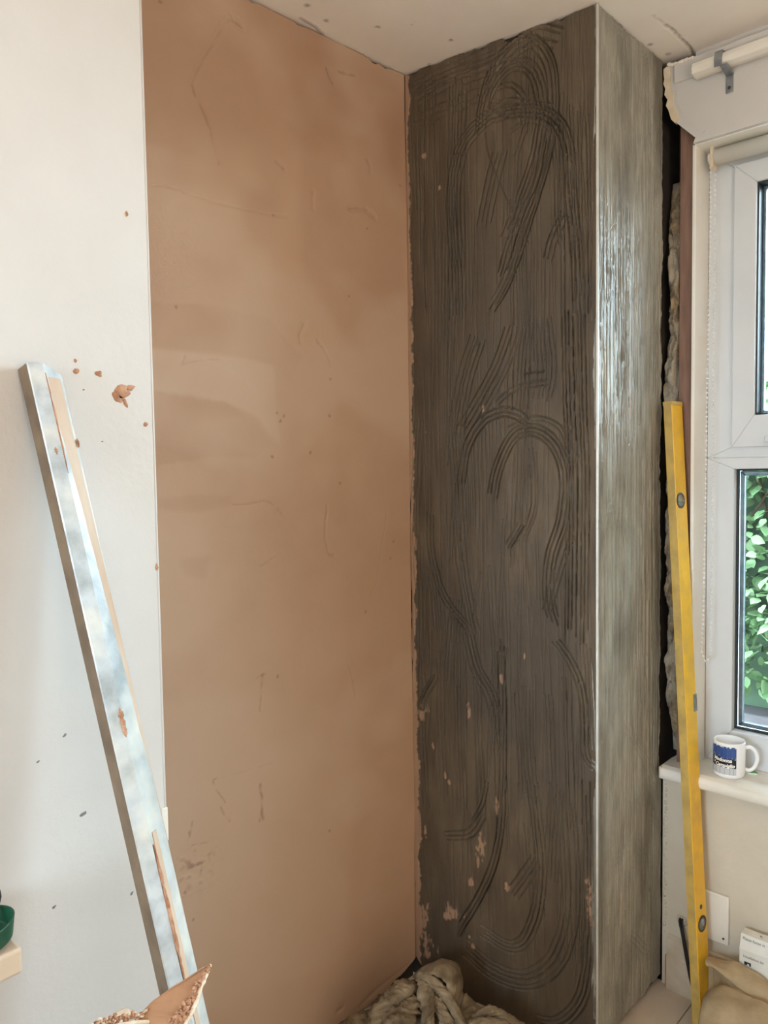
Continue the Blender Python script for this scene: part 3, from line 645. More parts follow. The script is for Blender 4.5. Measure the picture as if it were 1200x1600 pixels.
# ------------------------------------------------------------------ straightedge leaning on the left wall
A = on_y(27, 577, YL - .0); A[1] = YL - .002
B = on_y(250, 1555, YL - .165)
d = (B - A) / np.linalg.norm(B - A); foot = A + d * (A[2] / -d[2])
ax = -d; out = np.array([0, -1., 0]); out = out - ax * (out @ ax); out /= np.linalg.norm(out); rt = np.cross(out, ax); 
if rt[0] < 0: rt = -rt
SL = np.linalg.norm(foot - A)
se = empty('straightedge', foot + np.array([.02, -.01, 0]), 'plaster-smeared aluminium straightedge leaning on the white wall', 'straightedge')
def frame_of(o, x, y, z): return Matrix([[x[i], y[i], z[i], o[i]] for i in range(3)] + [[0, 0, 0, 1]])
FR = frame_of(foot, rt, out, ax)
pf = [(0, 0), (0, .028), (.0015, .0295), (.020, .0295), (.0215, .027), (.050, .010), (.054, .004), (.054, 0)]
# metal box section, with a darker brown back edge and a film of plaster on the feather side as their own skins
top_cut = .0
bmx = bmesh.new(); Va = [bmx.verts.new((u, v, .004)) for u, v in pf]; Vb = [bmx.verts.new((u, v, SL - max(0, u - .02) ** 2 * 13)) for u, v in pf]; n = len(pf)
bmx.faces.new(Va); bmx.faces.new(Vb[::-1])
for i in range(n): bmx.faces.new((Va[i], Va[(i + 1) % n], Vb[(i + 1) % n], Vb[i]))
bmx.transform(FR); from_bm('body', bmx, 'alu', se)
prism('back_edge', [(-.0006, .0008), (-.0006, .0278), (.0006, .0278), (.0006, .0008)], 'z', .004, SL - .001, 'alu_edge', se, frame=FR)
off = np.array([.017, .0295 - .011]); 
fl_ = [(.0225, .0270), (.0500, .0106), (.0545, .0044), (.0545, .0036), (.0495, .0098), (.0220, .0262)]
nf_ = 60; tz = np.linspace(0, 1, nf_); zf_ = SL - .018 - tz * .62; ul = .0225 + .029 * np.clip(tz * 1.15 - .12, 0, 1) ** .8 + .003 * (fbm(tz * 26, tz * 0, 811) - .5) * (tz > .1)
Pf_ = np.zeros((nf_, 5, 3))
for k in range(5):
    u_ = ul + (.0537 - ul) * k / 4; v_ = np.where(u_ < .050, .027 - (u_ - .0215) * .5965, .010 - (u_ - .050) * 1.5) + (.0007 if 0 < k < 4 else -.0003)
    Pf_[:, k] = foot[None] + rt[None] * u_[:, None] + out[None] * v_[:, None] + ax[None] * zf_[:, None]
grid('plaster_film', Pf_, 'alu_film', se)
prism('plaster_film', [(.0255, .0256), (.034, .0206), (.034, .0196), (.0255, .0246)], 'z', .1, SL - .62, 'alu_film', se, frame=FR)
prism('end_plug', [(.002, .002), (.002, .027), (.019, .027), (.019, .002)], 'z', SL - .004, SL + .0008, 'alu_edge', se, frame=FR)
def crust_strip(name, px_pts, u0, wid, hgt, seed):
    r = np.random.default_rng(seed); t = np.linspace(0, 1, 90); zs_ = []
    for px, py in px_pts:
        dd = ray(px, py); n3 = out; o3 = foot + out * .029; q = CAM + dd * (((o3 - CAM) @ n3) / (dd @ n3)); zs_.append((q - foot) @ ax)
    z = np.linspace(zs_[0], zs_[-1], 90); P = np.zeros((90, 7, 3)); env = np.sin(np.pi * np.clip(t, .02, .98)) ** .4
    for k in range(7):
        a = k / 6; w_ = wid * (.5 + .9 * vnoise(t * 16, t * 0, seed)) * env; h_ = hgt * (.5 + .8 * vnoise(t * 30, t * 0 + k, seed + 1)) * env
        uu = u0 + (a - .5) * w_; vv = np.where(uu < .0215, .0290, .0290 - (uu - .0215) * .60) + h_ * math.sin(math.pi * a) - .0008
        Q = foot[None] + rt[None] * uu[:, None] + out[None] * vv[:, None] + ax[None] * z[:, None]; P[:, k] = Q
    return grid(name, P, 'crust', se)
crust_strip('plaster_crust', [(236, 1322), (287, 1538)], .0235, .008, .005, 5)
crust_strip('plaster_crust', [(183, 1105), (192, 1155)], .018, .008, .004, 15)
crust_strip('plaster_crust', [(65, 582), (98, 740)], .0215, .004, .002, 25)
crust_strip('plaster_crust', [(84, 698), (92, 712)], .012, .006, .0025, 35)
crust_strip('plaster_crust', [(108, 682), (114, 696)], .0515, .004, .004, 45)

# ------------------------------------------------------------------ mantel shelf with pot
q = on_y(35, 1480, YL - .15); zt = q[2]; zb_ = on_y(35, 1521, YL - .15)[2]
sh = box('mantel_shelf', (-.75, YL - .15, zb_), (q[0], YL - .001, zt), 'shelf', None, bev=.004, seg=3); set_origin(sh, (-.2, YL - .001, zb_))
tag(sh, 'thick beige mantel shelf end fixed to the white wall', 'shelf')
# petal-rimmed green pot
pr = on_y(18, 1440, YL - .105); pc = np.array([pr[0] - .045, YL - .105, zt])
pot = empty('plant_pot', pc, 'small dark green pot standing on the beige shelf', 'pot')
ns, nl = 64, 16; V = []; Fc = []
hP = on_y(12, 1417, YL - .072)[2] - zt
hP = on_y(15, 1416, YL - .105)[2] - zt; a_r = math.atan2(_R[1], _R[0])
for layer in (0, 1):
    for j in range(nl):
        t = j / (nl - 1)
        for k in range(ns):
            a = 2 * math.pi * k / ns
            rim = hP * (.58 + .42 * ((1 + math.cos(a - a_r)) / 2) ** 1.3)
            r = (.030 + .013 * math.sin(min(1, t * 5.0) * math.pi / 2) + .003 * t) * (1 if layer == 0 else .96)
            z = (t if layer == 0 else .06 + .94 * t) * rim
            V.append((pc[0] + r * math.cos(a), pc[1] + r * math.sin(a), pc[2] + z))
for layer in (0, 1):
    for j in range(nl - 1):
        for k in range(ns):
            b0 = layer * ns * nl; Fc.append((b0 + j * ns + k, b0 + j * ns + (k + 1) % ns, b0 + (j + 1) * ns + (k + 1) % ns, b0 + (j + 1) * ns + k))
for k in range(ns):
    a0 = (nl - 1) * ns; b0 = ns * nl + a0; Fc.append((a0 + k, a0 + (k + 1) % ns, b0 + (k + 1) % ns, b0 + k))
Fc.append(tuple(range(ns))); Fc.append(tuple(ns * nl + k for k in range(ns)))
raw('body', V, Fc, 'green_glaze', pot, True)
tip = on_y(-2, 1408, YL - .088)
tube('stem', catmull([pc + np.array([-.01, 0, hP * .12]), pc + np.array([-.012, 0, hP * .7]), tip + np.array([-.002, 0, 0]), tip + np.array([-.012, 0, .04])], 6), [.004] * 19, 'black', pot, 8)

# ------------------------------------------------------------------ torn paper sack, bottom left
cx, cy, zr = .355, .715, .70
sk = empty('plaster_sack', (cx, cy, 0), 'torn open tan paper sack caked with dried plaster', 'sack')
na, nl = 96, 26; V = np.zeros((nl, na + 1, 3)); ang = np.linspace(0, 2 * math.pi, na + 1)
for j in range(nl):
    t = j / (nl - 1); r = (.93 if j == 0 else 1) * (.112 + .006 * np.cos(2 * ang) + .012 * (fbm(np.cos(ang) * 2 + 5, np.sin(ang) * 2 + t * 6 + 5, 402) - .5))
    V[j, :, 0] = cx + r * np.cos(ang); V[j, :, 1] = cy + r * np.sin(ang); V[j, :, 2] = (zr + .02 * (fbm(np.cos(ang) * 4 + 9, np.sin(ang) * 4 + 9, 403) - .5)) * t
V[:, -1] = V[:, 0]
ob = grid('paper_body', V, 'paper', sk); md = ob.modifiers.new('thickness', 'SOLIDIFY'); md.thickness = .003; md.offset = 0
rows = [((150, 1740, .80), (280, 1740, .72)), ((162, 1680, .80), (282, 1680, .725)), ((178, 1640, .80), (285, 1645, .73)), ((203, 1602, .80), (288.5, 1608, .74)), ((212, 1590, .80), (291, 1597, .745)), ((224, 1579, .798), (296.5, 1588, .75)), ((236, 1568, .795), (302, 1577, .755)), ((247, 1559, .793), (307, 1566, .758)), ((270, 1542, .788), (314, 1545, .765)), ((300, 1523, .782), (321, 1528, .77)), ((318, 1512, .778), (326, 1514, .775)), ((326, 1507.5, .776), (328, 1508, .775))]
nc = 24; Fl = []
Lc = catmull([on_y(*a) for a, b in rows], 6); Rc = catmull([on_y(*b) for a, b in rows], 6)
tt = np.linspace(0, 1, len(Lc)); Rc = Rc + np.array([.7, .3, 0]) * (.004 * (fbm(tt * 34, tt * 0, 411) - .5))[:, None]
uu = np.linspace(0, 1, nc)
Pf = Lc[:, None] * (1 - uu)[None, :, None] + Rc[:, None] * uu[None, :, None]
Pf[:, :, 1] += .018 * np.sin(np.pi * uu)[None] * (1 - tt)[:, None] + .004 * (fbm(uu[None] * 4 + tt[:, None] * 0, tt[:, None] * 9 + uu[None] * 0, 412) - .5)
fo_ = grid('torn_flap', Pf, 'paper', sk); md = fo_.modifiers.new('thickness', 'SOLIDIFY'); md.thickness = .0016; md.offset = 0
m_ = len(Rc); tube('torn_edge', Rc[12:], [.0016 + .0012 * random.random() for _ in range(m_ - 12)], 'paper_pale', fo_, 8)
# rough scabs of plaster along the torn side
for i in range(14, m_ - 5):
    for _ in range(2):
        k = int((.80 + .17 * random.random()) * (nc - 1)); r = .0014 + .0018 * random.random(); bm = bmesh.new(); bmesh.ops.create_icosphere(bm, subdivisions=1, radius=r)
        for v in bm.verts: v.co *= .6 + .8 * random.random()
        bmesh.ops.translate(bm, verts=bm.verts, vec=Vector(Pf[i, k]) + Vector((0, -.001, .002 * random.random()))); from_bm('plaster_crumb', bm, random.choice(('crust', 'paper')), fo_)
corner = [on_y(*p) for p in ((146, 1606, .825), (170, 1589, .83), (195, 1576, .832), (206, 1580, .83), (218, 1585, .825), (236, 1600, .82))]
low_ = [np.array([p[0] * .985, p[1] - .01, zr - .06]) for p in corner]
Pc = catmull(corner, 5); Pl = catmull(low_, 5); Pk = np.stack([Pl + (Pc - Pl) * t for t in np.linspace(0, 1, 8)], 0)
ob = grid('back_corner', Pk, 'paper_pale', sk); md = ob.modifiers.new('thickness', 'SOLIDIFY'); md.thickness = .002; md.offset = 0
for i in range(34):   # curled torn shreds along the near lip
    f = i / 33; px = 146 + 94 * f + 3 * random.random(); py = 1601 - 16 * f - 5 * random.random() + (4 if random.random() < .3 else 0)
    c = on_y(px, py, .795); r = .0022 + .0035 * random.random(); a0 = random.random() * 6.28; tw = random.choice((-1, 1))
    P = [c + np.array([r * math.cos(a0 + tw * t_ * 2.6), .3 * r * math.sin(3 * t_), -.003 + r * 1.2 * t_ + .5 * r * math.sin(a0 + tw * t_ * 2.6)]) for t_ in np.linspace(0, 1.4, 7)]
    tube('torn_shred', P, [.0010 + .0012 * random.random() for _ in P], random.choice(('crust', 'paper', 'crust', 'paper_pale')), sk, 6)
lipc = [on_y(*p) for p in ((140, 1612, .79), (170, 1606, .79), (205, 1599, .79), (236, 1597.5, .785), (256, 1602, .78), (270, 1625, .77))]
tube('near_lip', catmull(lipc, 6), .0026, 'paper_pale', sk, 8)

# ------------------------------------------------------------------ crumpled dust sheet in the corner
ds_c = on_z(670, 1590, 0); 
dsx = empty('dust_sheet', (ds_c[0], ds_c[1], 0), 'crumpled dirty dust sheet heaped in the corner by the dark pier', 'dust sheet')
pk = on_y(690, 1503, 1.16)
nx, ny = 170, 170
gx = np.linspace(1.02, 1.60, nx); gy = np.linspace(.78, 1.345, ny); GX, GY = np.meshgrid(gx, gy)
rp_ = np.hypot((GX - pk[0]) * 1.0, (GY - pk[1]) * 1.0); th = np.arctan2(GY - pk[1], GX - pk[0])
H = .050 * np.clip(1 - rp_ / .40, 0, 1) ** .7
H += .018 * np.abs(np.sin(th * 4.5 + 6 * fbm(GX * 5, GY * 5, 501))) * np.clip(rp_ / .06, 0, 1) * np.clip(1.1 - rp_ / .34, 0, 1)
rd = 1 - np.abs(2 * fbm(GX * 9, GY * 9, 502) - 1); H += .030 * rd ** 3 * np.clip(1.2 - rp_ / .33, 0, 1)
H += .010 * fbm(GX * 34, GY * 34, 503)
edge_d = 1.0 - np.maximum(np.abs((GX - 1.31) / .29), np.abs((GY - 1.06) / .285)) - .25 * (fbm(GX * 6, GY * 6, 504) - .3)
dgl = ((GX - PG[0]) * (GS[1] - PG[1]) - (GY - PG[1]) * (GS[0] - PG[0]))   # keep off the pier face
H *= np.clip(edge_d * 6, 0, 1); H = H * np.clip((np.abs(dgl) / .52 - .012) * 14, .15, 1)
H = np.where(edge_d < 0, -.003, H + .002)
gxx = np.minimum(GX, PG[0] + (PG[1] - GY) * (GS[0] - PG[0]) / (PG[1] - GS[1]) - .008)
grid('sheet', np.stack([gxx, GY, H], -1), 'cloth', dsx)
# folded-over lobe standing up at the peak, and bunched folds running down from it
def ribbon(name, rows, m, parent, n=8, thick=.004, sub=2):
    rows = [catmull(r, n) for r in rows]; R0 = np.array(rows); R0 = np.stack([catmull(R0[:, k], 5) for k in range(R0.shape[1])], 1)
    nr, nc = R0.shape[:2]; uu, vv = np.meshgrid(np.linspace(0, 3, nc), np.linspace(0, 3, nr))
    R0[:, :, 2] += .012 * (fbm(uu * 3, vv * 3, 77) - .5); R0[:, :, 0] += .016 * (fbm(uu * 4, vv * 2, 78) - .5)
    o = grid(name, R0, m, parent); md = o.modifiers.new('thickness', 'SOLIDIFY'); md.thickness = thick; return o
def dp(px, py, dist): d = ray(px, py); d = d / (d @ np.array([math.cos(YAW), math.sin(YAW), 0])); return CAM + d * dist
D0 = 1.86
ribbon('fold', [[dp(646, 1528, D0 + .02), dp(662, 1512, D0 + .02), dp(690, 1501, D0 + .015), (dp(712, 1508, D0)), dp(721, 1530, D0 - .01), dp(720, 1562, D0 - .02), dp(712, 1580, D0 - .03)],
                [dp(650, 1530, D0 - .01), dp(668, 1518, D0 - .03), dp(690, 1509, D0 - .04), dp(706, 1516, D0 - .04), dp(713, 1534, D0 - .05), dp(712, 1560, D0 - .05), dp(708, 1584, D0 - .05)],
                [dp(652, 1534, D0 - .03), dp(668, 1524, D0 - .05), dp(684, 1526, D0 - .06), dp(696, 1540, D0 - .065), dp(703, 1556, D0 - .07), dp(707, 1572, D0 - .07), dp(710, 1592, D0 - .07)]], 'cloth', dsx)
def roll(name, pts, rad, m='cloth'):
    P = catmull([dp(*p) for p in pts], 22); n = len(P); sg = 40; T = np.linspace(0, 1, n); r = np.interp(T, np.linspace(0, 1, len(rad)), rad)
    sd_ = int(pts[0][0] * 3 + pts[0][1]); A_ = np.linspace(0, 2 * math.pi, sg + 1); Q = np.zeros((n, sg + 1, 3)); tg_ = np.gradient(P, axis=0); tg_ /= np.linalg.norm(tg_, axis=1)[:, None]
    for i in range(n):
        a1 = np.cross(tg_[i], [.3, .5, 1.]); a1 /= np.linalg.norm(a1); a2 = np.cross(tg_[i], a1); Lp = T[i] * len(rad) * 1.3
        cx_ = np.cos(A_) * 1.6 + 7; cy_ = np.sin(A_) * 1.6 + Lp * 1.4 + 7
        k = 1 - np.abs(2 * fbm(cx_, cy_, sd_) - 1); k2 = 1 - np.abs(2 * fbm(cx_ * 2.6, cy_ * 2.1, sd_ + 9) - 1)
        rr2 = r[i] * (.45 + .62 * k ** 1.5 + .28 * k2 ** 2) * (1 if 0 < i < n - 1 else .1); Q[i] = P[i] + rr2[:, None] * (np.cos(A_)[:, None] * a1 * 1.25 + np.sin(A_)[:, None] * a2 * .85)
    Q[:, -1] = Q[:, 0]; return grid(name, Q, m, dsx)
roll('fold', [(655, 1522, D0 - .02), (672, 1530, D0 - .05), (690, 1548, D0 - .07), (708, 1575, D0 - .08), (722, 1606, D0 - .10), (736, 1640, D0 - .12)], [.008, .013, .013, .013, .014, .014])
roll('fold', [(660, 1530, D0 - .03), (664, 1548, D0 - .07), (667, 1570, D0 - .09), (668, 1600, D0 - .11), (668, 1640, D0 - .13)], [.010, .014, .015, .016, .018])
roll('fold', [(676, 1545, D0 - .05), (684, 1566, D0 - .07), (694, 1592, D0 - .085), (704, 1625, D0 - .10)], [.010, .016, .018, .018])
roll('fold', [(648, 1540, D0 - .0), (632, 1548, D0 - .03), (614, 1562, D0 - .05), (596, 1580, D0 - .07), (580, 1610, D0 - .09)], [.014, .022, .026, .026, .024])
roll('fold', [(650, 1565, D0 - .05), (636, 1582, D0 - .09), (618, 1594, D0 - .11), (604, 1612, D0 - .13)], [.020, .026, .026, .022])
roll('fold', [(640, 1536, D0 + .0), (622, 1540, D0 - .01), (612, 1552, D0 - .02)], [.010, .013, .012])
roll('fold', [(590, 1586, D0 - .05), (572, 1592, D0 - .06), (552, 1598, D0 - .07), (536, 1612, D0 - .08)], [.016, .018, .016, .012])
roll('fold', [(722, 1592, D0 - .05), (745, 1588, D0 - .05), (766, 1582, D0 - .055), (790, 1592, D0 - .06), (816, 1606, D0 - .07)], [.010, .014, .016, .014, .010])
roll('fold', [(728, 1606, D0 - .08), (752, 1602, D0 - .09), (780, 1604, D0 - .09), (812, 1620, D0 - .10)], [.014, .018, .018, .014])

# ------------------------------------------------------------------ yellow spirit level
T0 = np.array([1.985, .803, 1.602]); B0 = np.array([1.905, .690, .002])
q = on_x(1051, 628, 1.985); T0[1], T0[2] = q[1], q[2] + .0
qb = on_z(1097, 1600, .0); 
B0 = np.array([qb[0], qb[1], 0.0]); 
ax = T0 - B0; LL = np.linalg.norm(ax); ax /= LL
phi = math.radians(6.5)
nw = np.array([-math.sin(phi), -math.cos(phi), 0]); nw = nw - ax * (nw @ ax); nw /= np.linalg.norm(nw)   # wide-face normal, towards the window light
wd = np.cross(nw, ax); 
if wd[0] < 0: wd = -wd                                                                                  # across the wide face, away from camera
LW, LT = .054, .024
lv = empty('spirit_level', B0, 'long yellow spirit level leaning into the corner by the window', 'spirit level')
FR = frame_of(B0, wd, nw, ax)
hw, ht = LW / 2, LT / 2
# I-section: two flanges and a web, closed by end caps
prof = [(-hw, -ht), (hw, -ht), (hw, ht), (-hw, ht)]
prism('body', prof, 'z', .004, LL - .006, 'level_yellow', lv, bev=.0014, frame=FR)
prism('measuring_edge', [(-hw - .0008, -ht + .0018), (-hw - .0008, ht - .0018), (-hw + .001, ht - .0018), (-hw + .001, -ht + .0018)], 'z', .006, LL - .008, 'level_edge', lv, frame=FR)
prism('end_cap', [(-hw - .001, -ht - .001), (hw + .001, -ht - .001), (hw + .001, ht + .001), (-hw - .001, ht + .001)], 'z', LL - .012, LL, 'level_edge', lv, bev=.002, frame=FR)
prism('end_cap', [(-hw - .001, -ht - .001), (hw + .001, -ht - .001), (hw + .001, ht + .001), (-hw - .001, ht + .001)], 'z', .001, .014, 'level_edge', lv, bev=.002, frame=FR)
def level_t(px, py):
    n3 = nw; o3 = B0 + nw * ht; dd = ray(px, py); q = CAM + dd * (((o3 - CAM) @ n3) / (dd @ n3)); return (q - B0) @ wd, (q - B0) @ ax
def disc(name, u, t, r0, r1, y0, y1, m, parent, seg=28):
    """ring (or disc when r1 = 0) on the wide face"""
    bm = bmesh.new(); rings = []
    for r, y in ((r0, y0), (r0, y1), (r1, y1)) if r1 else ((r0, y0), (r0, y1)):
        rings.append([bm.verts.new((u + r * math.cos(2 * math.pi * k / seg), y, t + r * math.sin(2 * math.pi * k / seg))) for k in range(seg)])
    for a, b in zip(rings[:-1], rings[1:]):
        for k in range(seg): bm.faces.new((a[k], a[(k + 1) % seg], b[(k + 1) % seg], b[k]))
    if not r1: bm.faces.new(rings[-1])
    bm.transform(FR); return from_bm(name, bm, m, parent)
for px, py in ((1061.5, 782), (1097, 1443)):
    u, t = level_t(px, py); u = max(-.006, min(.006, u))
    vw = disc('vial_window', u, t, .0205, .015, ht - .001, ht + .0012, 'dark_plastic', lv)
    disc('vial_well', u, t, .0155, 0, ht - .001, ht + .0004, 'vial', vw)
    bmx = bmesh.new(); bmesh.ops.create_cone(bmx, cap_ends=True, segments=12, radius1=.005, radius2=.005, depth=.026)
    bmx.transform(FR @ Matrix.Translation((u, ht, t)) @ (Matrix.Rotation(math.radians(90), 4, 'Y') if py < 900 else Matrix.Identity(4)))
    from_bm('vial', bmx, 'tag_green' if False else 'vial', vw, True)
u, t = level_t(1095, 1417); disc('hang_hole', 0, t, .006, 0, ht - .001, ht + .0006, 'dark_plastic', lv)
u, t = level_t(1080, 1100)
vb = prism('plumb_block', [(hw - .016, -ht - .0012), (hw + .001, -ht - .0012), (hw + .001, ht + .0012), (hw - .016, ht + .0012)], 'z', t - .022, t + .022, 'vial', lv, frame=FR)

# ------------------------------------------------------------------ things on the sill
mc = on_z(1139, 1205, ZS); mc = np.array([2.026, on_x(1139, 1205, 2.026)[1], ZS])
MR, MH = .0385, .092
mug = empty('mug', mc, 'white ceramic mug with a blue mountain print on the window sill', 'mug')
lathe('body', [(.0, .001), (.030, .001), (.034, .0), (MR - .001, .004), (MR, .010), (MR, MH - .002), (MR - .0008, MH), (MR - .003, MH - .0006), (MR - .0036, MH - .004), (MR - .0036, .010), (.0, .007)], mc, 'ceramic', mug, 64)
# heading from mug to camera, print and handle placed around it
hc = math.atan2(-mc[1], -mc[0])
ah = hc + math.radians(97)     # handle to the right as seen from the room
er = np.array([math.cos(ah), math.sin(ah), 0])
hp = catmull([mc + er * (MR - .002) + _z * .074, mc + er * (MR + .012) + _z * .076, mc + er * (MR + .024) + _z * .064, mc + er * (MR + .0275) + _z * .045, mc + er * (MR + .022) + _z * .026, mc + er * (MR + .010) + _z * .016, mc + er * (MR - .002) + _z * .018], 8)
tube('handle', hp, .0048, 'ceramic', mug, 12)
# printed panorama: wraps from the far left to just right of centre
pa0, pa1 = hc - math.radians(150), hc + math.radians(26)
pn, pz = 90, 60; Aa, Zz = np.meshgrid(np.linspace(pa0, pa1, pn), np.linspace(.012, MH - .008, pz))
Pp = np.stack([mc[0] + (MR + .0003) * np.cos(Aa), mc[1] + (MR + .0003) * np.sin(Aa), mc[2] + Zz], -1)
t = (Zz - .012) / (MH - .02); u = (Aa - pa0) * 4
ridge = .62 + .16 * (fbm(u * 1.6, u * 0, 601) - .5) * 2 + .03 * (fbm(u * 9, u * 0, 602) - .5)
low = .56 + .10 * (fbm(u * 2, u * 0 + 4, 603) - .5)
pr_ = np.zeros(t.shape + (3,)); pr_[:] = s2l((50, 82, 146)); pr_ *= (.75 + .5 * fbm(u * 3, t * 4, 604))[..., None]
mt = (t < ridge) & (t > low); pr_[mt] = s2l((44, 62, 92)); snow = mt & (fbm(u * 6, t * 9, 605) > .62); pr_[snow] = s2l((150, 164, 190))
fo = (t <= low) & (t > low - .31); pr_[fo] = s2l((28, 34, 40))
bt = t <= low - .31; pr_[bt] = s2l((196, 200, 206)); ln = bt & (np.mod(u * 3.2, 1) < .12); pr_[ln] = s2l((150, 156, 166))
cl = (t > .955) & (fbm(u * 5, t * 0, 606) > .55); pr_[cl] = s2l((240, 242, 244))
pm = bpy.data.materials.new('mug_print'); pm.use_nodes = True; nb = pm.node_tree.nodes; bs = nb['Principled BSDF']; bs.inputs['Roughness'].default_value = .15
at_ = nb.new('ShaderNodeAttribute'); at_.attribute_name = 'print'; pm.node_tree.links.new(at_.outputs['Color'], bs.inputs['Base Color'])
po_ = grid('print', Pp, pm, mug)
ca = po_.data.attributes.new('print', 'FLOAT_COLOR', 'POINT'); ca.data.foreach_set('color', np.concatenate([pr_, np.ones(t.shape + (1,))], -1).reshape(-1).astype(np.float32))
def text_mesh(s, size, shear=.0, offset=0.0):
    cu = bpy.data.curves.new('lettering', 'FONT'); cu.body = s; cu.size = size; cu.shear = shear; cu.offset = offset; cu.align_x = 'CENTER'; cu.resolution_u = 3
    o = bpy.data.objects.new('lettering', cu); COL.objects.link(o)
    dg = bpy.context.evaluated_depsgraph_get(); me = bpy.data.meshes.new_from_object(o.evaluated_get(dg)); bpy.data.objects.remove(o); bpy.data.curves.remove(cu); me.materials.clear(); return me
def mug_text(s, size, ac, zc, m, tilt=0.0, **k):
    me = text_mesh(s, size, **k)
    bm = bmesh.new(); bm.from_mesh(me); bmesh.ops.subdivide_edges(bm, edges=[e for e in bm.edges if e.calc_length() > .003], cuts=2)
    for v in bm.verts:
        a = ac + v.co.x / MR; z = zc + v.co.y + tilt * v.co.x; v.co = Vector((mc[0] + (MR + .0007) * math.cos(a), mc[1] + (MR + .0007) * math.sin(a), mc[2] + z))
    bm.to_mesh(me); bm.free(); return link('lettering', me, m, mug)
# running text left to right as seen: angle grows to the right
mug_text('Madonna', .0128, hc - math.radians(26), .0450, 'print_white', shear=.25, offset=.0004)
mug_text('di', .0060, hc - math.radians(58), .0385, 'print_white', shear=.25, offset=.0002)
mug_text('Campiglio', .0122, hc - math.radians(17), .0318, 'print_white', shear=.25, offset=.0004)

tg = on_z(1174.5, 1208.5, ZS)
tp = on_z(1166, 1209, ZS)
tag_root = empty('tea_tag', (tg[0], tg[1], ZS), 'small green leaf shaped tag lying on the sill beside the mug', 'tag')
V = []; e1 = np.array([0, -1., 0]); e2 = np.array([1., 0, 0]); n = 18
ps = [(.013 * math.cos(2 * math.pi * k / n) * (1 + .1 * math.cos(4 * math.pi * k / n)), .006 * math.sin(2 * math.pi * k / n) * (1.1 - .4 * math.cos(2 * math.pi * k / n))) for k in range(n)]
bm = bmesh.new()
lo_v = [bm.verts.new(tuple(np.array([tg[0], tg[1], ZS + .0035]) + e1 * a + e2 * b)) for a, b in ps]; up_v = [bm.verts.new(tuple(np.array([tg[0], tg[1], ZS + .0065 + .002 * math.cos(a * 120)]) + e1 * a + e2 * b)) for a, b in ps]
bm.faces.new(lo_v); bm.faces.new(up_v[::-1])
for k in range(n): bm.faces.new((lo_v[k], lo_v[(k + 1) % n], up_v[(k + 1) % n], up_v[k]))
from_bm('leaf', bm, 'tag_green', tag_root)
prism('paper_base', [(tg[0] + b * 1.35, tg[1] - a * 1.2 + .004) for a, b in ps], 'z', ZS + .0002, ZS + .0034, 'ceramic', tag_root)

# ------------------------------------------------------------------ blind with beaded chain
bx = XF - .038; bz = on_x(1119, 246, bx)[2]; by = on_x(1116, 246, bx)[1]
bl = empty('roller_blind', (bx, by, bz), 'white roller blind rolled up at the window head with beaded chain', 'blind')
lathe_p = []
tube('rolled_fabric', [(bx, by - .004, bz), (bx, YR + .06, bz)], .0205, 'gloss_white', bl, 28)
prism('bracket', [(bx - .018, bz - .026), (bx + .012, bz - .030), (bx + .026, bz + .028), (bx - .014, bz + .03)], 'y', by - .003, by + .006, 'raw_board', bl, bev=.002)
tube('chain_wheel', [(bx, by + .005, bz), (bx, by + .012, bz)], .014, 'bead_metal', bl, 20)
c_l = [on_x(px, py, bx - .012) for px, py in ((1110, 262), (1109, 420), (1105, 600), (1102, 800), (1099, 960), (1096, 1010))]
c_r = [on_x(px, py, bx - .004) for px, py in ((1117, 262), (1117, 420), (1114, 600), (1113, 800), (1111, 960), (1110, 1012))]
bot = [on_x(px, py, bx - .008) for px, py in ((1099, 1026), (1103, 1034), (1108, 1027))]
cp = catmull(c_l + bot + c_r[::-1], 30); seg = np.linalg.norm(np.diff(cp, axis=0), axis=1); Ls = np.concatenate([[0], np.cumsum(seg)]); nb_ = int(Ls[-1] / .0125)
bm = bmesh.new(); 
for k in range(nb_):
    tt = k * .0125; p = [np.interp(tt, Ls, cp[:, i]) for i in range(3)]
    bmesh.ops.create_uvsphere(bm, u_segments=8, v_segments=5, radius=.0032, matrix=Matrix.Translation(p))
from_bm('bead_chain', bm, 'bead_metal', bl, True)
tube('chain_cord', cp[::6], .0005, 'bead_metal', bl, 5)

# ------------------------------------------------------------------ curtain rail and bracket
rx = XW - .045; r0 = on_x(1083, 111, rx); r1z = r0[2]
cr = empty('curtain_rail', r0, 'white curtain rail above the window held by a metal clip', 'curtain rail')
prf = [(rx - .014, r1z - .012), (rx - .016, r1z), (rx - .012, r1z + .013), (rx + .006, r1z + .017), (rx + .020, r1z + .017), (rx + .022, r1z - .015), (rx + .004, r1z - .017)]
prism('rail', prf, 'y', YR - .2, r0[1], 'gloss_white', cr, bev=.003)
cy0 = on_x(1122, 104, rx - .018)[1]; dy = .009
prism('clip', [(rx - .020, r1z - .020), (rx - .021, r1z + .0), (rx - .015, r1z + .019), (rx + .004, r1z + .022), (rx + .004, r1z + .019), (rx - .012, r1z + .016), (rx - .0175, r1z), (rx - .0165, r1z - .018)], 'y', cy0 - dy, cy0 + dy, 'zinc', cr)
prism('clip_arm', [(rx - .020, r1z - .022), (rx + .026, r1z - .030), (rx + .0285, r1z - .026), (rx - .018, r1z - .018)], 'y', cy0 - .022, cy0 - .004, 'zinc', cr, bev=.001)
bz1 = on_x(1140, 145, XW - .018)[2]; by1 = on_x(1140, 130, XW - .018)[1]
box('bracket_leg', (XW - .0195, by1 - .009, bz1), (XW - .0165, by1 + .009, r1z - .022), 'zinc', cr, bev=.001)
tube('screw', [(XW - .0215, by1, bz1 + .012), (XW - .018, by1, bz1 + .012)], .0035, 'dark_plastic', cr, 10)

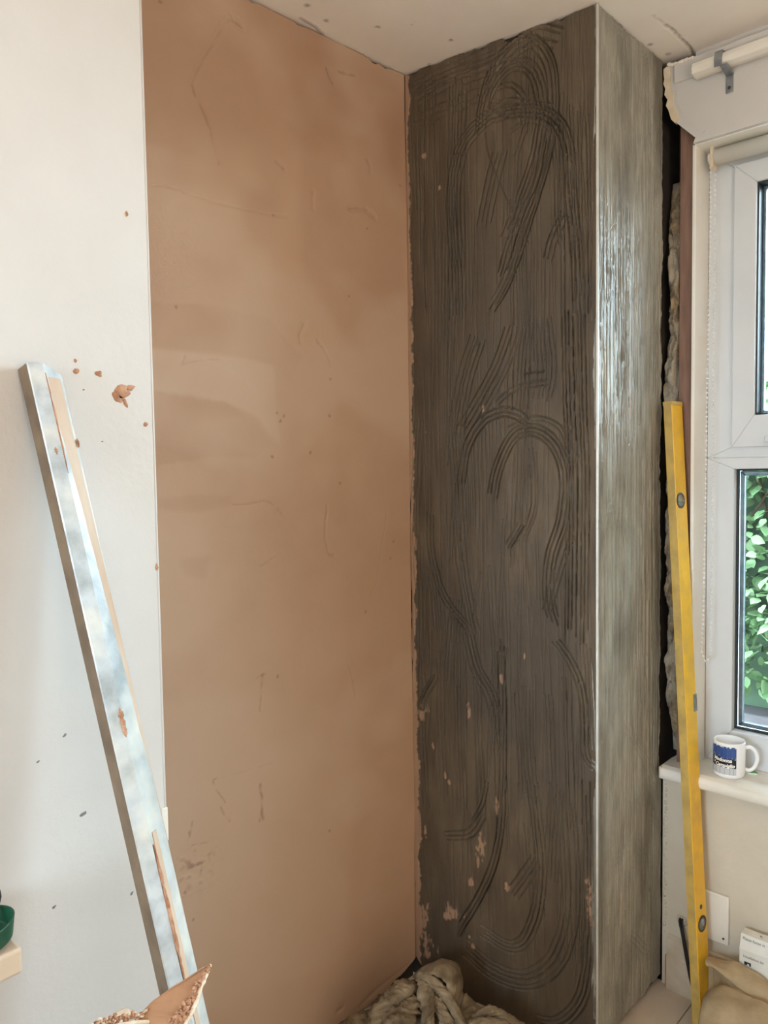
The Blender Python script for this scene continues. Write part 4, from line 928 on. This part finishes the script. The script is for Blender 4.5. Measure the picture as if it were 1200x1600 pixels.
# ------------------------------------------------------------------ low corner under the window: cover plate, cable, carton, bag
pt = on_x(1138, 1404, XW - .012); pb = on_x(1133, 1478, XW - .012)
cpz = empty('cover_plate', (XW, (pt[1] + .04), pb[2]), 'white blank cover plate on the wall half hidden by the yellow level', 'cover plate')
box('plate', (XW - .011, pt[1], pb[2]), (XW - .0005, pt[1] + .086, pt[2]), 'gloss_white', cpz, bev=.003)
sq = on_x(1130, 1467, XW - .012); tube('screw', [(XW - .0122, sq[1], sq[2]), (XW - .010, sq[1], sq[2])], .0028, 'print_dark', cpz, 10)
hl = on_x(1067, 1437, XW)
cb = empty('cable', hl, 'black cable coming out of a round hole in the wall behind the level', 'cable')
grm = bmesh.new(); seg = 24; rings = []
for r, x in ((.0165, XW), (.0165, XW - .002), (.013, XW - .003), (.010, XW - .001), (.0035, XW - .0008)):
    rings.append([grm.verts.new((x, hl[1] + r * math.cos(2 * math.pi * k / seg), hl[2] + r * math.sin(2 * math.pi * k / seg))) for k in range(seg)])
for a, b in zip(rings[:-1], rings[1:]):
    for k in range(seg): grm.faces.new((a[k], a[(k + 1) % seg], b[(k + 1) % seg], b[k]))
grm.faces.new(rings[-1]); from_bm('grommet', grm, 'skirting', cb, True)
for off_ in (0, .006):
    tube('lead', catmull([(XW + .01, hl[1] + off_, hl[2]), (XW - .008, hl[1] + off_, hl[2] - .002), on_x(1068 - off_ * 400, 1460, XW - .022), on_x(1075 - off_ * 400, 1500, XW - .026), on_x(1083 - off_ * 400, 1540, XW - .035), on_x(1088, 1560, XW - .06)], 8), .0030, 'black', cb, 10)

ct0 = on_x(1155, 1490, 1.945); ctop = on_x(1163, 1459, 1.958)
yb0 = ct0[1]; bw = .14; ztp = ctop[2]; zf = on_x(1156, 1481, 1.945)[2]
kt = empty('carton', (1.965, yb0 - bw / 2, 0), 'small white printed carton standing against the skirting board', 'carton')
prism('body', [(1.945, 0), (1.945, zf), (1.957, ztp), (1.988, ztp), (1.988, 0)], 'y', yb0 - bw, yb0, 'carton', kt, bev=.0012)
def carton_text(s, size, px, py, m, slope=False):
    me = text_mesh(s, size, offset=.00012); q = on_x(px, py, 1.9445)
    for v in me.vertices:
        x, y = v.co.x, v.co.y; z = q[2] + y; xx = 1.9446 if z < zf else 1.945 + (z - zf) * (.012 / (ztp - zf)) - .0005
        v.co = Vector((xx, q[1] - x, z))
    return link('lettering', me, m, kt)
carton_text('Please fasten in', .0085, 1176, 1476, 'print_grey'); carton_text('Installation kit', .0085, 1177, 1501, 'print_grey'); carton_text('PL', .007, 1187, 1470, 'print_dark')
lq = on_x(1168, 1506, 1.945); box('logo', (1.9440, lq[1] - .008, lq[2] - .004), (1.9449, lq[1] + .0075, lq[2] + .004), 'print_dark', kt)
box('logo', (1.9436, lq[1] - .004, lq[2] - .005), (1.9440, lq[1] + .0005, lq[2] + .0005), 'carton', kt)

bag = empty('canvas_bag', (1.86, .5, 0), 'beige canvas bag lying open mouthed on the floor under the carton', 'bag')
cols = [(1104, 1497, 1508, 1552), (1112, 1499, 1509, 1547), (1125, 1503, 1518, 1543.5), (1140, 1506, 1530, 1547), (1155, 1511, 1542, 1553), (1170, 1518, 1553, 1559), (1184, 1527, 1561, 1562.5), (1196, 1537, 1567, 1567.5), (1220, 1556, 1582, 1582.5), (1260, 1590, 1612, 1612.5)]
rows = []
for px, ytop, yu, yl_ in cols:
    xl = 1.86; xu = 1.885; xb = 1.925
    lo_ = on_x(px, yl_, xl); up_ = on_x(px, yu, xu); tp_ = on_x(px, ytop, xb)
    gap = max(0.0, (yl_ - yu) / 40.)
    ff = np.array([1.74, lo_[1] - .02, 0.0]); m1 = np.array([1.765, lo_[1] - .012, max(.004, lo_[2] * .55)]); m2 = np.array([1.81, lo_[1] - .006, max(.006, lo_[2] * .95)])
    inn = np.array([1.86 + .06 * gap, (lo_[1] + up_[1]) / 2, max(.004, lo_[2] - .02 * gap)]); inn2 = np.array([1.88 + .04 * gap, up_[1], max(.006, up_[2] - .008)])
    mid = (up_ + tp_) / 2 + np.array([-.008, 0, .006]); bk = np.array([1.938, tp_[1], max(.004, tp_[2] - .02)]); fb = np.array([1.938, tp_[1], 0.0])
    rows.append([ff, m1, m2, lo_, inn, inn2, up_, mid, tp_, bk, fb])
Rr = np.array(rows); Rr = np.stack([catmull(Rr[:, k], 6) for k in range(Rr.shape[1])], 1); Rr = np.stack([catmull(Rr[i], 6) for i in range(Rr.shape[0])], 0)
uu = Rr[:, :, 1] * 20; vv = Rr[:, :, 0] * 20 + Rr[:, :, 2] * 20
Rr[:, :, 2] = np.maximum(Rr[:, :, 2] + .012 * (fbm(uu * 1.3, vv * 1.3, 701) - .5) * (Rr[:, :, 2] > .004), .0005)
Rr[:, :, 0] = np.minimum(Rr[:, :, 0], 1.939)
ob = grid('canvas', Rr, 'canvas', bag); md = ob.modifiers.new('thickness', 'SOLIDIFY'); md.thickness = .002; md.offset = -1
loop = np.array([on_x(px, (yu + 1), 1.884) for px, yt, yu, yl_ in cols[:7]]); 

# ------------------------------------------------------------------ outside
gp = box('paving', (-26, -20, -.32), (30, 20, -.22), 'paving'); tag(gp, 'grey paving outside the window', 'ground', kind='structure')
gw = box('garden_wall', (3.30, -4.5, -.22), (3.62, 3.6, .40), 'garden_wall', None, bev=.01); set_origin(gw, (3.46, -.4, -.22)); tag(gw, 'low rendered garden wall under the hedge outside', 'wall')
hd = empty('hedge', (3.46, .5, .401), 'leafy green hedge filling the lower window pane', 'hedge')
def leaf_mesh():
    bm = bmesh.new(); L_ = .055; pts = [(0, 0, 0), (.3, .30, .05), (.62, .27, .06), (1, 0, -.02), (.62, -.27, .06), (.3, -.30, .05)]; mid = [(.3, 0, 0), (.62, 0, .0)]
    v = [bm.verts.new((a * L_, b * L_ * 1.05, c * L_)) for a, b, c in pts]; m_ = [bm.verts.new((a * L_, 0, c * L_)) for a, b, c in mid]
    for f in ((0, 1, m_[0]), (1, 2, m_[1], m_[0]), (2, 3, m_[1]), (3, 4, m_[1]), (4, 5, m_[0], m_[1]), (5, 0, m_[0])): bm.faces.new([v[i] if isinstance(i, int) else i for i in f])
    me = bpy.data.meshes.new('leaf'); bm.to_mesh(me); bm.free(); me.materials.append(M['leaf']); me.shade_smooth(); return me
lm = leaf_mesh(); base_l = np.array([x.co[:] for x in lm.vertices]); faces_l = [tuple(p.vertices) for p in lm.polygons]
rg = np.random.default_rng(42)
def leaf_matrix(c):
    yaw = math.pi + rg.normal(0, .8); pit = rg.normal(.35, .5); rol = rg.normal(0, .7); s = .75 + .6 * rg.random()
    return Matrix.Translation(c) @ Matrix.Rotation(yaw, 4, 'Z') @ Matrix.Rotation(pit, 4, 'Y') @ Matrix.Rotation(rol, 4, 'X') @ Matrix.Scale(s, 4)
def hedge_pos():
    y = -.9 + 3.9 * rg.random(); z = .50 + 1.26 * rg.random() ** .9
    dep = rg.random() ** 1.6 * .34
    x = 3.26 + dep - .10 * math.sin(y * 5) * math.sin(z * 6) - .05 * (rg.random())
    return (x, y, z)
near = 0; VV = []; FF = []
ya0, ya1 = .70, 1.42        # stretch of hedge seen through the pane
for k in range(15000):
    c = hedge_pos(); m_ = leaf_matrix(c)
    if near < 280 and ya0 < c[1] < ya1 and c[0] < 3.36:
        o = bpy.data.objects.new('leaf', lm); COL.objects.link(o); o.parent = hd; o.matrix_local = Matrix.Translation(-Vector(hd.location)) @ m_; near += 1
    else:
        R3 = np.array(m_); P = base_l @ R3[:3, :3].T + R3[:3, 3]; b0 = len(VV); VV.extend(P.tolist()); FF.extend([tuple(i + b0 for i in f) for f in faces_l])
me = bpy.data.meshes.new('foliage'); me.from_pydata(VV, [], FF); me.update(); fo_ = link('foliage', me, 'leaf', hd, True); fo_['kind'] = 'stuff'
box('hedge_core', (3.42, -1.0, .402), (3.6, 3.0, 1.5), 'leaf_back', hd)
for k in range(14):
    y = .4 + 1.2 * rg.random(); tube('twig', catmull([(3.5, y, .41), (3.44, y + .05 * rg.normal(), .9), (3.34, y + .12 * rg.normal(), 1.3 + .3 * rg.random())], 5), .006, 'twig', hd, 6)

hs = empty('house', (16, 4.6, -.22), 'distant pale house with red brick band seen through the top pane', 'house')
hx = 16.0
def hp_(px, py): q = on_x(px, py, hx); return q[1], q[2]
yA, zA = hp_(1187, 597); yB, zB = hp_(1197, 612); _, zC_ = hp_(1187, 625)
box('wall', (hx, yA - 6, -.22), (hx + 5, yA, zA + .0), 'house_wall', hs)
box('brick_band', (hx - .12, yA - 6, zC_), (hx + .02, yA, zB), 'brick', hs)
for kk in range(3):
    o_ = kk * 2.0; wn = box('window', (hx - .06, yB - o_, zB), (hx + .05, yA - o_, zA - .02), 'brick', hs)
    box('pane', (hx - .08, yB - o_ + .06, zB + .05), (hx - .05, yA - o_ - .06, zA - .1), 'house_glass', wn)
prism('roof', [(hx - .3, zA), (hx + 5.3, zA), (hx + 2.5, zA + 1.2)], 'y', yA - 6.2, yA - 1.3, 'brick', hs)
